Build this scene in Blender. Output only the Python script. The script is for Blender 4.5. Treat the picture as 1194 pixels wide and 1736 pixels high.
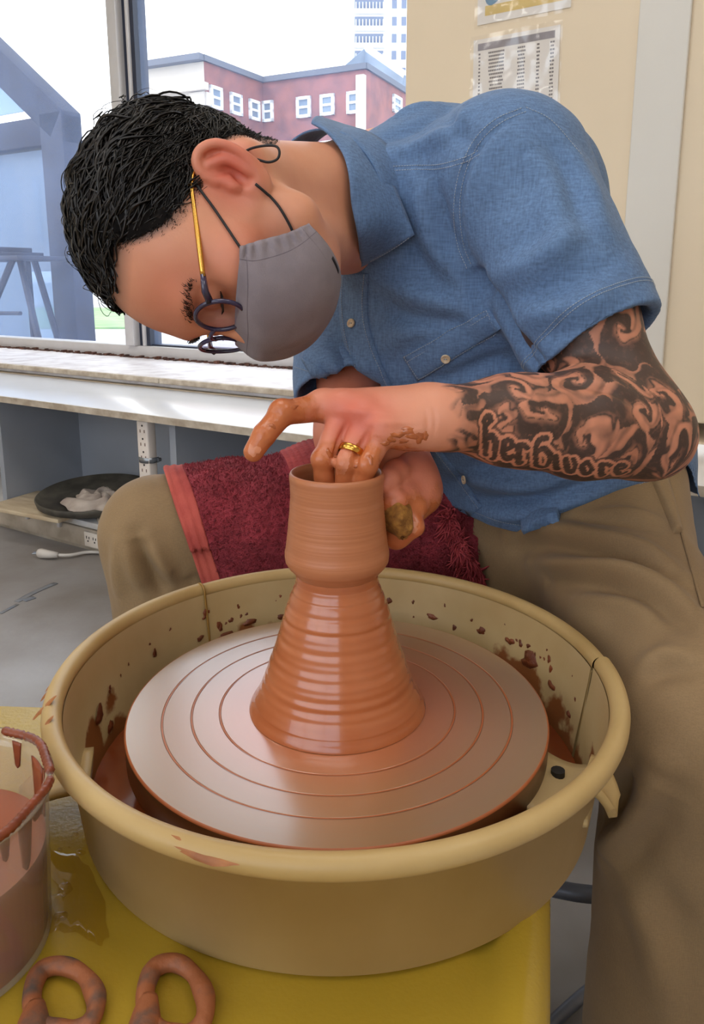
import bpy, bmesh, math, random
import numpy as np
from mathutils import Vector, Matrix
from mathutils.bvhtree import BVHTree
random.seed(7); RNG = np.random.default_rng(7)
for o in list(bpy.data.objects): bpy.data.objects.remove(o)
SC = bpy.context.scene; COL = SC.collection
PI = math.pi

# ------------------------------------------------------------ camera
FPX, CX, CY, PITCH = 1330.0, 597.0, 754.0, math.radians(12)
CAM = np.array([0, 0, .89])
cd = bpy.data.cameras.new('camera'); cam = bpy.data.objects.new('camera', cd); COL.objects.link(cam)
cam.location = CAM; cam.rotation_euler = (PI/2-PITCH, 0, 0)
cd.sensor_fit = 'HORIZONTAL'; cd.sensor_width = 36; cd.lens = 36*FPX/1194; cd.shift_y = -(868-CY)/1194
cd.clip_start = .02; cd.clip_end = 500
SC.camera = cam
CR = np.array([1., 0, 0]); CF = np.array([0, math.cos(PITCH), -math.sin(PITCH)]); CU = np.array([0, math.sin(PITCH), math.cos(PITCH)])
def ray(x, y): return CF+CR*(x-CX)/FPX+CU*(CY-y)/FPX
def at(x, y, d): return CAM+d*ray(x, y)            # world point seen at pixel x, y at depth d
def proj(P):
    q = np.asarray(P)-CAM; d = q@CF
    return np.stack([CX+FPX*(q@CR)/d, CY-FPX*(q@CU)/d], -1)

# ------------------------------------------------------------ world, exposure
w = bpy.data.worlds.new('world'); SC.world = w; w.use_nodes = True
nt = w.node_tree; bg = nt.nodes['Background']
tc = nt.nodes.new('ShaderNodeTexCoord'); nz = nt.nodes.new('ShaderNodeTexNoise'); rp = nt.nodes.new('ShaderNodeValToRGB')
mp = nt.nodes.new('ShaderNodeMapping'); mp.inputs['Scale'].default_value = (1, 1, 2.2)
nz.inputs['Scale'].default_value = 2.6; nz.inputs['Detail'].default_value = 5
nt.links.new(tc.outputs['Generated'], mp.inputs[0]); nt.links.new(mp.outputs[0], nz.inputs['Vector'])
nt.links.new(nz.outputs['Fac'], rp.inputs[0]); nt.links.new(rp.outputs[0], bg.inputs[0])
rp.color_ramp.elements[0].position = .38; rp.color_ramp.elements[0].color = (.72, .87, 1, 1)
rp.color_ramp.elements[1].position = .58; rp.color_ramp.elements[1].color = (1, 1, 1, 1)
bg.inputs[1].default_value = 3.2
SC.view_settings.view_transform = 'Standard'; SC.view_settings.look = 'None'
SC.view_settings.gamma = 1; SC.view_settings.use_curve_mapping = False
SC.view_settings.exposure = 0.0
LAMP = 5.2           # radiance of the added ceiling light diffusers
sd = bpy.data.lights.new('sun', 'SUN'); sun = bpy.data.objects.new('sun', sd); COL.objects.link(sun)
sd.energy = 1.6; sd.angle = .2; sd.color = (1, .96, .9); sun.rotation_euler = (math.radians(48), 0, math.radians(-62))

# ------------------------------------------------------------ helpers
def lin(c):          # sRGB 0-255 to linear
    return tuple(((x/255)/12.92 if x/255 <= .04045 else (((x/255)+.055)/1.055)**2.4) for x in c)
def tag(o, label=None, cat=None, group=None, kind=None):
    if label: o['label'] = label
    if cat: o['category'] = cat
    if group: o['group'] = group
    if kind: o['kind'] = kind
    return o
def empty(name, loc, label=None, cat=None, group=None):
    o = bpy.data.objects.new(name, None); COL.objects.link(o); o.location = [float(x) for x in loc]; o.empty_display_size = .05
    return tag(o, label, cat, group)
MATS = {}
def mat(name, rgb, rough=.5, var=.12, scale=18, bump=0, bscale=None, metal=0, spec=.5, rgb2=None, sheen=0, coat=0, detail=4, stretch=(1, 1, 1), trans=0, lo=.35, hi=.68):
    m = bpy.data.materials.new(name); m.use_nodes = True; t = m.node_tree; b = t.nodes['Principled BSDF']; L = t.links.new
    c = lin(rgb); c2 = lin(rgb2) if rgb2 else tuple(x*(1-var) for x in c)
    co = t.nodes.new('ShaderNodeTexCoord'); mp = t.nodes.new('ShaderNodeMapping'); mp.inputs['Scale'].default_value = stretch
    L(co.outputs['Object'], mp.inputs[0])
    n = t.nodes.new('ShaderNodeTexNoise'); n.inputs['Scale'].default_value = scale; n.inputs['Detail'].default_value = detail; L(mp.outputs[0], n.inputs['Vector'])
    r = t.nodes.new('ShaderNodeValToRGB'); L(n.outputs['Fac'], r.inputs[0])
    r.color_ramp.elements[0].position = lo; r.color_ramp.elements[0].color = (*c2, 1)
    r.color_ramp.elements[1].position = hi; r.color_ramp.elements[1].color = (*c, 1)
    L(r.outputs[0], b.inputs['Base Color'])
    b.inputs['Roughness'].default_value = rough; b.inputs['Metallic'].default_value = metal; b.inputs['Specular IOR Level'].default_value = spec
    b.inputs['Sheen Weight'].default_value = sheen; b.inputs['Coat Weight'].default_value = coat; b.inputs['Transmission Weight'].default_value = trans
    if bump:
        n2 = t.nodes.new('ShaderNodeTexNoise'); n2.inputs['Scale'].default_value = bscale or scale*4; n2.inputs['Detail'].default_value = 5; L(mp.outputs[0], n2.inputs['Vector'])
        bp = t.nodes.new('ShaderNodeBump'); bp.inputs['Strength'].default_value = bump; bp.inputs['Distance'].default_value = .002
        L(n2.outputs['Fac'], bp.inputs['Height']); L(bp.outputs[0], b.inputs['Normal'])
    MATS[name] = m; m['ramp'] = r.name
    return m
def nodes(m): return m.node_tree, m.node_tree.nodes, m.node_tree.links.new, m.node_tree.nodes['Principled BSDF']
def mathn(t, op, a, b=None, c=None):
    n = t.nodes.new('ShaderNodeMath'); n.operation = op
    for i, x in enumerate((a, b, c)):
        if x is None: continue
        if isinstance(x, (int, float)): n.inputs[i].default_value = x
        else: t.links.new(x, n.inputs[i])
    return n.outputs[0]
def mixc(t, fac, a, b):
    n = t.nodes.new('ShaderNodeMix'); n.data_type = 'RGBA'
    for i, x in ((0, fac), (6, a), (7, b)):
        if isinstance(x, (int, float)): n.inputs[i].default_value = x
        elif isinstance(x, tuple): n.inputs[i].default_value = (*x, 1)
        else: t.links.new(x, n.inputs[i])
    return n.outputs[2]

def mesh_fast(name, V, Fq, mat_, parent=None, smooth=True):
    V = np.asarray(V, np.float32); me = bpy.data.meshes.new(name)
    Fq = np.asarray(Fq, np.int32); k = Fq.shape[1]
    me.vertices.add(len(V)); me.vertices.foreach_set('co', V.ravel())
    me.loops.add(Fq.size); me.loops.foreach_set('vertex_index', Fq.ravel())
    me.polygons.add(len(Fq)); me.polygons.foreach_set('loop_start', np.arange(0, Fq.size, k, dtype=np.int32))
    me.update(calc_edges=True); me.validate()
    if smooth: me.polygons.foreach_set('use_smooth', np.ones(len(me.polygons), bool))
    o = bpy.data.objects.new(name, me); COL.objects.link(o)
    if mat_: me.materials.append(mat_)
    setp(o, parent); return o
def setp(o, parent):
    if parent:
        o.parent = parent
        # parents are Empties or meshes that may be shifted or turned: keep the world place
        m = wmat(parent); o.matrix_parent_inverse = m.inverted()
def wmat(o):
    m = o.matrix_basis.copy()
    if o.parent: m = wmat(o.parent) @ o.matrix_parent_inverse @ m
    return m
E_ = np.array([.846, -.533, 0]); E_ /= np.linalg.norm(E_); N_ = np.array([-E_[1], E_[0], 0])   # along the window wall, and into it
def WP(s, n, z): return E_*s+N_*n+np.array([0, 0, z])
class B:
    def __init__(self): self.v = []; self.f = []
    def add(self, V, F):
        o = len(self.v); self.v += [tuple(float(y) for y in x) for x in V]; self.f += [tuple(int(i)+o for i in f) for f in F]; return self
    def box(self, lo, hi, fr=None):
        V = [(x, y, z) for x in (lo[0], hi[0]) for y in (lo[1], hi[1]) for z in (lo[2], hi[2])]
        if fr: V = [fr(*p) for p in V]
        return self.add(V, [(0, 1, 3, 2), (4, 6, 7, 5), (0, 4, 5, 1), (2, 3, 7, 6), (0, 2, 6, 4), (1, 5, 7, 3)])
    def wbox(self, s0, s1, n0, n1, z0, z1): return self.box((s0, n0, z0), (s1, n1, z1), WP)
    def tube(self, pts, r, n=10, closed=False, cap=True, flat=1.0, up=None):
        P = np.array(pts, float); m = len(P); rr = np.broadcast_to(np.asarray(r, float), (m,))
        T = np.zeros_like(P)
        if closed: T = np.roll(P, -1, 0)-np.roll(P, 1, 0)
        else: T[1:-1] = P[2:]-P[:-2]; T[0] = P[1]-P[0]; T[-1] = P[-1]-P[-2]
        T /= np.linalg.norm(T, axis=1)[:, None]+1e-12
        u = np.array(up, float) if up is not None else (np.array([0, 0, 1.]) if abs(T[0][2]) < .9 else np.array([1., 0, 0])); V = []
        for i in range(m):
            if up is not None: u = np.array(up, float)
            u = u-T[i]*(u@T[i]); u /= np.linalg.norm(u)+1e-12; w_ = np.cross(T[i], u)
            for k in range(n):
                a = 2*PI*k/n; V.append(P[i]+rr[i]*(math.cos(a)*w_+math.sin(a)*u*flat))
        F = []; e = m if closed else m-1
        for i in range(e):
            j = (i+1) % m
            for k in range(n): F.append((i*n+k, i*n+(k+1) % n, j*n+(k+1) % n, j*n+k))
        if cap and not closed: F += [tuple(range(n-1, -1, -1)), tuple((m-1)*n+k for k in range(n))]
        return self.add(V, F)
    def lathe(self, prof, c=(0, 0, 0), n=64, a0=0, a1=2*PI):
        full = abs(a1-a0-2*PI) < 1e-6; k = n if full else n+1; V = []; F = []
        for r, z in prof:
            for i in range(k):
                a = a0+(a1-a0)*i/n; V.append((c[0]+r*math.cos(a), c[1]+r*math.sin(a), c[2]+z))
        for j in range(len(prof)-1):
            for i in range(n):
                i2 = (i+1) % k; F.append((j*k+i, j*k+i2, (j+1)*k+i2, (j+1)*k+i))
        return self.add(V, F)
    def grid(self, fn, nu, nv, cu=False, cv=False):
        V = [fn(i/(nu if cu else nu-1), j/(nv if cv else nv-1)) for i in range(nu) for j in range(nv)]; F = []
        for i in range(nu if cu else nu-1):
            for j in range(nv if cv else nv-1):
                i2 = (i+1) % nu; j2 = (j+1) % nv; F.append((i*nv+j, i2*nv+j, i2*nv+j2, i*nv+j2))
        return self.add(V, F)
    def prism(self, poly, fr, t0, t1):          # poly in 2D, fr(a, b, t)
        n = len(poly); V = [fr(a, b, t0) for a, b in poly]+[fr(a, b, t1) for a, b in poly]
        F = [tuple(range(n)), tuple(range(2*n-1, n-1, -1))]+[(i, i+n, (i+1) % n+n, (i+1) % n) for i in range(n)]
        return self.add(V, F)
    def build(self, name, m, parent=None, smooth=False, bev=0, seg=2, sub=0, solid=0, auto=True):
        me = bpy.data.meshes.new(name); me.from_pydata(self.v, [], self.f); me.update()
        bm = bmesh.new(); bm.from_mesh(me); bmesh.ops.recalc_face_normals(bm, faces=bm.faces); bm.to_mesh(me); bm.free()
        if m: me.materials.append(m)
        if smooth: me.polygons.foreach_set('use_smooth', np.ones(len(me.polygons), bool))
        o = bpy.data.objects.new(name, me); COL.objects.link(o); setp(o, parent)
        if solid: md = o.modifiers.new('s', 'SOLIDIFY'); md.thickness = solid; md.offset = 0
        if bev:
            md = o.modifiers.new('b', 'BEVEL'); md.width = bev; md.segments = seg; md.limit_method = 'ANGLE'; md.angle_limit = .6
            me.polygons.foreach_set('use_smooth', np.ones(len(me.polygons), bool))
        if sub: md = o.modifiers.new('d', 'SUBSURF'); md.levels = sub; md.render_levels = sub
        return o
def cat_rom(P, n=8, closed=False):
    P = np.array(P, float); out = []; m = len(P)
    for i in range(m if closed else m-1):
        p0 = P[(i-1) % m] if closed or i > 0 else 2*P[0]-P[1]; p1 = P[i]; p2 = P[(i+1) % m]
        p3 = P[(i+2) % m] if closed or i+2 < m else 2*P[-1]-P[-2]
        for k in range(n):
            t = k/n; out.append(.5*((2*p1)+(-p0+p2)*t+(2*p0-5*p1+4*p2-p3)*t*t+(-p0+3*p1-3*p2+p3)*t**3))
    if not closed: out.append(P[-1])
    return np.array(out)
def vnoise(P, scale, seed=0):          # smooth value noise, vectorised
    Q = np.asarray(P, float)*scale+seed*17.31; i = np.floor(Q).astype(np.int64); f = Q-i; f = f*f*(3-2*f); r = 0
    for dx in (0, 1):
        for dy in (0, 1):
            for dz in (0, 1):
                h = ((i[:, 0]+dx)*73856093 ^ (i[:, 1]+dy)*19349663 ^ (i[:, 2]+dz)*83492791) & 0xffffff
                h = ((h*1103515245+12345) >> 8) & 0xffff
                wx = f[:, 0] if dx else 1-f[:, 0]; wy = f[:, 1] if dy else 1-f[:, 1]; wz = f[:, 2] if dz else 1-f[:, 2]
                r = r+wx*wy*wz*(h/65535.)
    return r*2-1
def glassy(name, tint, gloss=.06, edge=.5, rough=.03, haze=0., hazec=(.8, .8, .8)):     # thin clear sheet: clear, a little haze, more mirror towards its edges
    m = bpy.data.materials.new(name); m.use_nodes = True; t = m.node_tree; t.nodes.clear(); N = t.nodes; L = t.links.new
    out = N.new('ShaderNodeOutputMaterial'); tr = N.new('ShaderNodeBsdfTransparent'); tr.inputs[0].default_value = (*tint, 1); gl = N.new('ShaderNodeBsdfGlossy'); gl.inputs['Roughness'].default_value = rough
    df = N.new('ShaderNodeBsdfTranslucent'); df.inputs[0].default_value = (*hazec, 1); d2 = N.new('ShaderNodeBsdfDiffuse'); d2.inputs[0].default_value = (*hazec, 1); dm = N.new('ShaderNodeMixShader'); L(df.outputs[0], dm.inputs[1]); L(d2.outputs[0], dm.inputs[2])
    hz = N.new('ShaderNodeMixShader'); hz.inputs[0].default_value = haze; L(tr.outputs[0], hz.inputs[1]); L(dm.outputs[0], hz.inputs[2])
    lw = N.new('ShaderNodeLayerWeight'); lw.inputs[0].default_value = .5; f = mathn(t, 'MULTIPLY_ADD', mathn(t, 'POWER', lw.outputs['Facing'], 4.), edge, gloss)
    mx = N.new('ShaderNodeMixShader'); L(f, mx.inputs[0]); L(hz.outputs[0], mx.inputs[1]); L(gl.outputs[0], mx.inputs[2]); L(mx.outputs[0], out.inputs[0]); return m
def struct(o): o['kind'] = 'structure'; return o

# ------------------------------------------------------------ setting
m_floor = mat('concrete', (166, 165, 168), .42, rgb2=(128, 121, 115), scale=2.2, bump=.25, bscale=60, detail=8)
m_cream = mat('cream_paint', (236, 218, 190), .6, var=.05, scale=3, bump=.04, bscale=150)
m_stripe = mat('white_paint', (226, 222, 214), .6, var=.05, scale=3)
m_white = mat('white_gloss_paint', (232, 232, 234), .22, var=.05, scale=4, bump=.03, bscale=60)
m_grey = mat('grey_blue_paint', (158, 164, 174), .6, var=.12, scale=3)
m_edge = mat('worn_edge', (205, 194, 178), .6, rgb2=(165, 150, 132), scale=25)
m_sill = mat('dirty_sill', (226, 222, 224), .45, rgb2=(196, 188, 190), scale=14, bump=.2, detail=8, lo=.3, hi=.55)
m_alu = mat('window_frame', (205, 203, 204), .4, var=.06)
m_gask = mat('gasket', (40, 48, 68), .5)
m_rust = mat('rusty_grime', (120, 78, 62), .8, rgb2=(60, 42, 38), scale=40)
m_ceil = mat('ceiling_paint', (228, 224, 216), .8, var=.04)
RW0, RW1, RN0, RN1, H = -4.6, 3.4, -2.6, 1.945, 3.0
FLOOR = struct(B().wbox(RW0, RW1, RN0, 2.6, -.05, 0).build('floor', m_floor))
struct(B().wbox(RW0, RW1, RN0, 2.6, H, H+.05).build('ceiling', m_ceil))
wb = B().wbox(-1.06, RW1, 1.945, 2.62, .56, H).wbox(RW0, RW1, 1.96, 2.62, 0, .512).wbox(RW0, -1.06, 1.945, 2.62, 2.86, H)
struct(wb.build('wall_back', m_cream, bev=.004))
W2 = (-2.4, 2.0, .75, 2.75)         # opening of an unseen window, added for frontal daylight
struct(B().wbox(RW0, W2[0], RN0-.2, RN0, 0, H).wbox(W2[1], RW1, RN0-.2, RN0, 0, H).wbox(W2[0], W2[1], RN0-.2, RN0, 0, W2[2]).wbox(W2[0], W2[1], RN0-.2, RN0, W2[3], H).build('wall_front', m_cream))
struct(B().wbox(RW0-.05, RW0, RN0, 2.62, 0, H).build('wall_left', m_cream))
struct(B().wbox(RW1, RW1+.05, RN0, 2.62, 0, H).build('wall_right', m_cream))
struct(B().wbox(-.470, -.362, 1.93, 1.945, .52, H).build('trim_1', m_stripe, bev=.003))
# sill: deep board in the window recess, with a worn front strip
sl = struct(B().wbox(RW0, -1.06, 1.955, 2.50, .516, .55).build('trim_2', m_sill, bev=.004))
B().wbox(RW0, -2.02, 1.938, 1.954, .530, .549).build('edge_strip', m_edge, sl, bev=.003)
B().wbox(-2.015, -1.06, 1.938, 1.954, .530, .549).build('edge_strip', m_edge, sl, bev=.003)
gr = B()
for i in range(420):
    s = RW0+3.5*i/420+random.uniform(-.006, .006); d_ = 2.405-.022*random.random()**2; gr.wbox(s, s+random.uniform(.004, .022), d_, 2.42, .5495, .551+.010*random.random()**2)
gr.build('grime', m_rust, sl)['kind'] = 'stuff'
# window: aluminium frame, two panes
wf = B().wbox(RW0, -1.06, 2.42, 2.50, .55, .600).wbox(RW0, -1.06, 2.42, 2.50, 2.81, 2.86)
wf.wbox(-2.690, -2.635, 2.40, 2.50, .6, 2.81).wbox(-2.605, -2.590, 2.42, 2.5, .6, 2.81).wbox(-4.6, -4.55, 2.42, 2.5, .6, 2.81).wbox(-1.10, -1.06, 2.42, 2.5, .6, 2.81)
win = struct(wf.build('window_1', m_alu, bev=.004))
B().wbox(-2.634, -2.606, 2.435, 2.5, .6, 2.81).build('gasket', m_gask, win)
B().wbox(-2.589, -2.568, 2.432, 2.5, .6, 2.81).build('gasket', m_gask, win)
B().wbox(-2.568, -1.1, 2.445, 2.5, .600, .607).build('gasket', m_gask, win)
m_glass = bpy.data.materials.new('glare_hazed_glass'); m_glass.use_nodes = True
t = m_glass.node_tree; t.nodes.clear(); L = t.links.new
out = t.nodes.new('ShaderNodeOutputMaterial'); tr = t.nodes.new('ShaderNodeBsdfTransparent'); gl = t.nodes.new('ShaderNodeBsdfGlossy'); gl.inputs['Roughness'].default_value = .02
tl = t.nodes.new('ShaderNodeBsdfTranslucent'); tl.inputs[0].default_value = (.42, .58, 1, 1)
a1 = t.nodes.new('ShaderNodeMixShader'); a2 = t.nodes.new('ShaderNodeMixShader')
co = t.nodes.new('ShaderNodeTexCoord'); n1 = t.nodes.new('ShaderNodeTexNoise'); n1.inputs['Scale'].default_value = 4; n1.inputs['Detail'].default_value = 8; L(co.outputs['Object'], n1.inputs['Vector'])
glare_mix = mathn(t, 'MULTIPLY_ADD', n1.outputs['Fac'], .09, .012)  # bluish translucent veil imitates glare across the panes
L(glare_mix, a1.inputs[0]); L(tr.outputs[0], a1.inputs[1]); L(tl.outputs[0], a1.inputs[2])
a2.inputs[0].default_value = .045; L(a1.outputs[0], a2.inputs[1]); L(gl.outputs[0], a2.inputs[2]); L(a2.outputs[0], out.inputs[0])
B().wbox(-4.55, -2.690, 2.455, 2.459, .6, 2.81).build('pane', m_glass, win)
B().wbox(-2.568, -1.10, 2.455, 2.459, .607, 2.81).build('pane', m_glass, win)
w2 = B()
for s in np.linspace(W2[0], W2[1], 4): w2.wbox(s-.03, s+.03, RN0-.12, RN0-.04, W2[2], W2[3])
w2.wbox(W2[0], W2[1], RN0-.12, RN0-.04, W2[2], W2[2]+.05).wbox(W2[0], W2[1], RN0-.12, RN0-.04, W2[3]-.05, W2[3])
win2 = struct(w2.build('fill_window', m_alu))  # unseen window put in to bring daylight from behind the camera
for i in range(3):
    s0, s1 = np.linspace(W2[0], W2[1], 4)[i:i+2]; B().wbox(s0+.03, s1-.03, RN0-.082, RN0-.078, W2[2]+.05, W2[3]-.05).build('pane', m_glass, win2)
m_diff = bpy.data.materials.new('fill_diffuser'); m_diff.use_nodes = True
t = m_diff.node_tree; t.nodes.clear(); out = t.nodes.new('ShaderNodeOutputMaterial'); em = t.nodes.new('ShaderNodeEmission'); em.inputs[0].default_value = (1, .955, .89, 1); em.inputs[1].default_value = LAMP; t.links.new(em.outputs[0], out.inputs[0])
for i, (s, n) in enumerate(((-2.6, -1.4), (-.6, -1.4), (1.4, -1.4), (-2.6, .5), (-.6, .5), (1.4, .5))):  # unseen ceiling lights, added to fill the room with light
    e = empty('fill_ceiling_light', WP(s, n, H-.06), 'unseen rectangular ceiling light with white diffuser, added as fill', 'ceiling light', 'added ceiling lights in two rows')
    B().wbox(s-.62, s+.62, n-.32, n+.32, H-.05, H-.001).build('housing', m_white, e)
    B().wbox(s-.6, s+.6, n-.3, n+.3, H-.06, H-.051).build('diffuser', m_diff, e)

# ------------------------------------------------------------ outside
m_pave = mat('pavement', (196, 196, 196), .8, var=.1, scale=.6)
m_grass = mat('lawn', (150, 178, 118), .9, rgb2=(112, 148, 84), scale=2)
m_brick = mat('far_brick', (150, 92, 82), .8, rgb2=(120, 76, 72), scale=1.2, detail=8)
m_stone = mat('far_limestone', (198, 190, 182), .8, var=.08, scale=.5)
m_cop = mat('coping', (96, 100, 112), .7)
m_wpaint = mat('white_window_frame', (232, 234, 238), .5, var=.03)
m_pane = mat('far_glass', (120, 138, 160), .1, var=.2, scale=.3)
m_tower = mat('tower_concrete', (222, 222, 222), .8, var=.05, scale=.2)
m_dark = mat('tower_shade_and_glass', (110, 120, 142), .7)
m_steel = mat('dark_steel', (16, 26, 54), .7, var=.2, scale=6)
m_slate = mat('glazed_roof', (120, 136, 156), .3, var=.25, scale=.8)
def gp(x, y, z0=.1):
    d = ray(x, y); t = (z0-CAM[2])/d[2]; return CAM+t*d
struct(B().box((-120, 2, -.05), (120, 120, 0), lambda x, y, z: WP(x, y+.7, z+.1)).box((-120, -120, -.05), (120, -2.85, 0), lambda x, y, z: WP(x, y, z+.1)).build('ground_outside', m_pave))
struct(B().box((-40, 12.5, 0), (40, 21, .03), lambda x, y, z: np.array([x, y, z+.1])).build('lawn', m_grass))
# brick building far across the street: walls on a footprint read off its roofline
def roofpt(x, y, hh): r_ = ray(x, y); t = (hh-CAM[2])/r_[2]; return CAM+t*r_
HB = 12.0
fp = [roofpt(238, 109, HB), roofpt(345, 93, HB), roofpt(445, 131, HB), roofpt(620, 107, HB), roofpt(700, 158, HB)]
bld = empty('brick_building', (fp[1][0], fp[1][1], .1), 'red brick building with pale stone corner and white sash windows', 'building')
def wallquad(a, b, name, m, z0, z1, th=.5):
    d = np.array([b[0]-a[0], b[1]-a[1], 0]); Ld = np.linalg.norm(d); d /= Ld; nn = np.array([-d[1], d[0], 0])
    if nn@(CAM-np.array([a[0], a[1], 0])) < 0: nn = -nn
    return (lambda u, v, z: np.array([a[0], a[1], 0])+d*u+nn*v+np.array([0, 0, z])), Ld
def footprint_wall(i, m, z0, z1):
    fr, Ld = wallquad(fp[i], fp[i+1], '', m, z0, z1); B().box((0, -.6, z0), (Ld, 0, z1), fr).build('wall', m, bld); return fr, Ld
frs = [footprint_wall(0, m_stone, .1, HB-.3), footprint_wall(1, m_brick, .1, HB-.3), footprint_wall(2, m_brick, .1, HB-.3), footprint_wall(3, m_brick, .1, HB-.3)]
for i, (fr, Ld) in enumerate(frs):
    B().box((-.1, -.6, HB-.3), (Ld+.1, .15 if i else .5, HB), fr).build('coping', m_cop, bld)
fr, Ld = frs[0]
B().box((-.5, 0, HB-1.7), (Ld+.25, .35, HB-1.35), fr).build('cornice', m_stone, bld)
B().box((max(.3, Ld-3.2), 0, HB-6.2), (Ld-1.2, .06, HB-2.4), fr).build('brick_panel', m_brick, bld)
for k in range(9):
    B().box((Ld-.9-.25*(k % 2), -.1, HB-2.4-.75*k), (Ld+.02, .12, HB-1.75-.75*k), fr).build('quoin', m_stone, bld)
    B().box((0, -.1, HB-2.4-.75*k), (.6+.25*(k % 2), .1, HB-1.75-.75*k), frs[1][0]).build('quoin', m_stone, bld)
def wallpt(i, x, y):             # local u, z of pixel on wall i
    fr, Ld = frs[i]; a = fr(0, 0, 0); d = fr(1, 0, 0)-a; nn = fr(0, 1, 0)-a; r_ = ray(x, y); t = ((a-CAM)@nn)/(r_@nn); P = CAM+t*r_; return (P-a)@d, P[2]
for i, lst in {0: [(267, 166, 17, 34)], 1: [(365, 166, 20, 38), (399, 177, 19, 36), (430, 187, 17, 34)], 2: [(455, 189, 19, 36), (516, 182, 24, 36), (556, 178, 24, 36), (600, 174, 22, 38), (516, 262, 24, 38), (556, 258, 24, 38)], 3: [(672, 178, 14, 30)]}.items():
    fr, Ld = frs[i]
    for (x, y, wx, hy) in lst:
        u0, za = wallpt(i, x-wx/2, y); u1, _ = wallpt(i, x+wx/2, y); _, z1 = wallpt(i, x, y-hy/2); _, z0 = wallpt(i, x, y+hy/2); f_ = .16
        wn = B().box((u0, 0, z0), (u0+f_, .14, z1), fr).box((u1-f_, 0, z0), (u1, .14, z1), fr).box((u0, 0, z0), (u1, .14, z0+f_), fr).box((u0, 0, z1-f_), (u1, .14, z1), fr).box((u0, 0, (z0+z1)/2-.06), (u1, .12, (z0+z1)/2+.06), fr).build('window', m_wpaint, bld)
        B().box((u0+.05, 0, z0+.05), (u1-.05, .05, z1-.05), fr).build('pane', m_pane, wn)
fr, Ld = frs[2]
u, z = wallpt(2, 611, 150); B().box((u-.12, 0, .1), (u+.35, .3, HB-.6), fr).build('downpipe', m_stone, bld)
# glazed gable roof rising behind the brick building
gz = empty('glazed_gable', roofpt(620, 108, HB), 'glass gable roof behind the brick building parapet', 'roof')
a, b, c_ = at(580, 118, 52), at(622, 82, 52), at(688, 128, 49)
bk = np.array([6, 14, 0.])
B().add([a, b, a+bk, b+bk], [(0, 1, 3, 2)]).build('roof_plane', m_slate, gz, solid=.2)
B().add([b, c_, b+bk*.2, c_+bk*.2], [(0, 1, 3, 2)]).build('roof_plane', m_slate, gz, solid=.2)
B().add([a, b, c_, np.array([c_[0], c_[1], .1]), np.array([a[0], a[1], .1])], [(0, 1, 2, 3, 4)]).build('gable_wall', m_slate, gz, solid=.2)
for k in range(6):
    q = b+(c_-b)*(k+.3)/6; B().tube([q, q+np.array([.5, 0, -3.])], .12, 6).build('glazing_bar', m_wpaint, gz)
B().tube([b, c_], .22, 6).build('glazing_bar', m_wpaint, gz)
# white tower block
tb = at(597, 100, 90); tw = empty('tower_block', (tb[0], tb[1], .1), 'tall white tower block with rows of shaded balconies', 'building')
TX0, TX1, TXm = at(597, 50, 90)[0], at(740, 50, 90)[0], at(650, 50, 90)[0]; TY = tb[1]
B().box((TX0, TY, .1), (TX1, TY+14, 60)).build('wall', m_tower, tw)
for k in range(9):
    z0 = at(600, 128-27*k, 90)[2]; z1 = at(600, 114-27*k, 90)[2]
    B().box((TX0+.3, TY-.05, z0), (TXm, TY+.3, z1)).build('balcony_shade', m_dark, tw)  # flat dark boxes stand in for shade inside the balconies
    rl = B()
    for j in range(9): xx = TX0+.4+(TXm-TX0-.5)*j/8; rl.box((xx, TY-.25, z0-.2), (xx+.1, TY-.15, z0+.6))
    rl.box((TX0+.2, TY-.3, z0-.6), (TXm+.2, TY-.05, z0-.1)); rl.build('balcony_rail', m_tower, tw)
    for j in range(2):
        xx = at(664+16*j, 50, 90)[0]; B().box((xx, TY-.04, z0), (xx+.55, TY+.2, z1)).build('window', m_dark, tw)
# glazed kiosk of dark steel close outside
KN = 4.6
def wpix(x, y, n): r_ = ray(x, y); t = n/(r_@N_); P = CAM+t*r_; return P@E_, P[2]
ks = empty('glazed_kiosk', WP(-6.2, KN, .1), 'dark steel framed glazed kiosk with pitched roof outside the window', 'kiosk')
def kbar(p, q, wdt, name='frame_bar', dp=.16):
    (s0, z0), (s1, z1) = wpix(*p, KN), wpix(*q, KN); d = np.array([s1-s0, z1-z0]); d /= np.linalg.norm(d); nn = np.array([-d[1], d[0]])*wdt
    poly = [(s0, z0), (s1, z1), (s1+nn[0], z1+nn[1]), (s0+nn[0], z0+nn[1])]
    return B().prism(poly, lambda a, b, t: WP(a, t, b), KN-dp/2, KN+dp/2).build(name, m_steel, ks, bev=.01)
s0, _ = wpix(94, 300, KN); s1, zt = wpix(118, 190, KN)
B().wbox(s0-.03, s1+.02, KN-.1, KN+.1, .1, zt).build('corner_post', m_steel, ks, bev=.01)
sl_, zb = wpix(0, 240, KN); _, zb2 = wpix(0, 192, KN)
B().wbox(sl_-3, s1+.02, KN-.09, KN+.09, wpix(110, 246, KN)[1], wpix(110, 196, KN)[1]).build('eaves_beam', m_steel, ks, bev=.01)
kbar((121, 190), (-60, 15), .26, 'rafter', .2)
B().wbox(s0-3.2, s1-3.0, KN+1.4, KN+1.6, .1, zt).build('corner_post', m_steel, ks, bev=.01)
m_kglass = bpy.data.materials.new('pale_glass'); m_kglass.use_nodes = True
t = m_kglass.node_tree; t.nodes.clear(); out = t.nodes.new('ShaderNodeOutputMaterial'); tr = t.nodes.new('ShaderNodeBsdfTransparent'); tr.inputs[0].default_value = (.62, .74, .9, 1)
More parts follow.
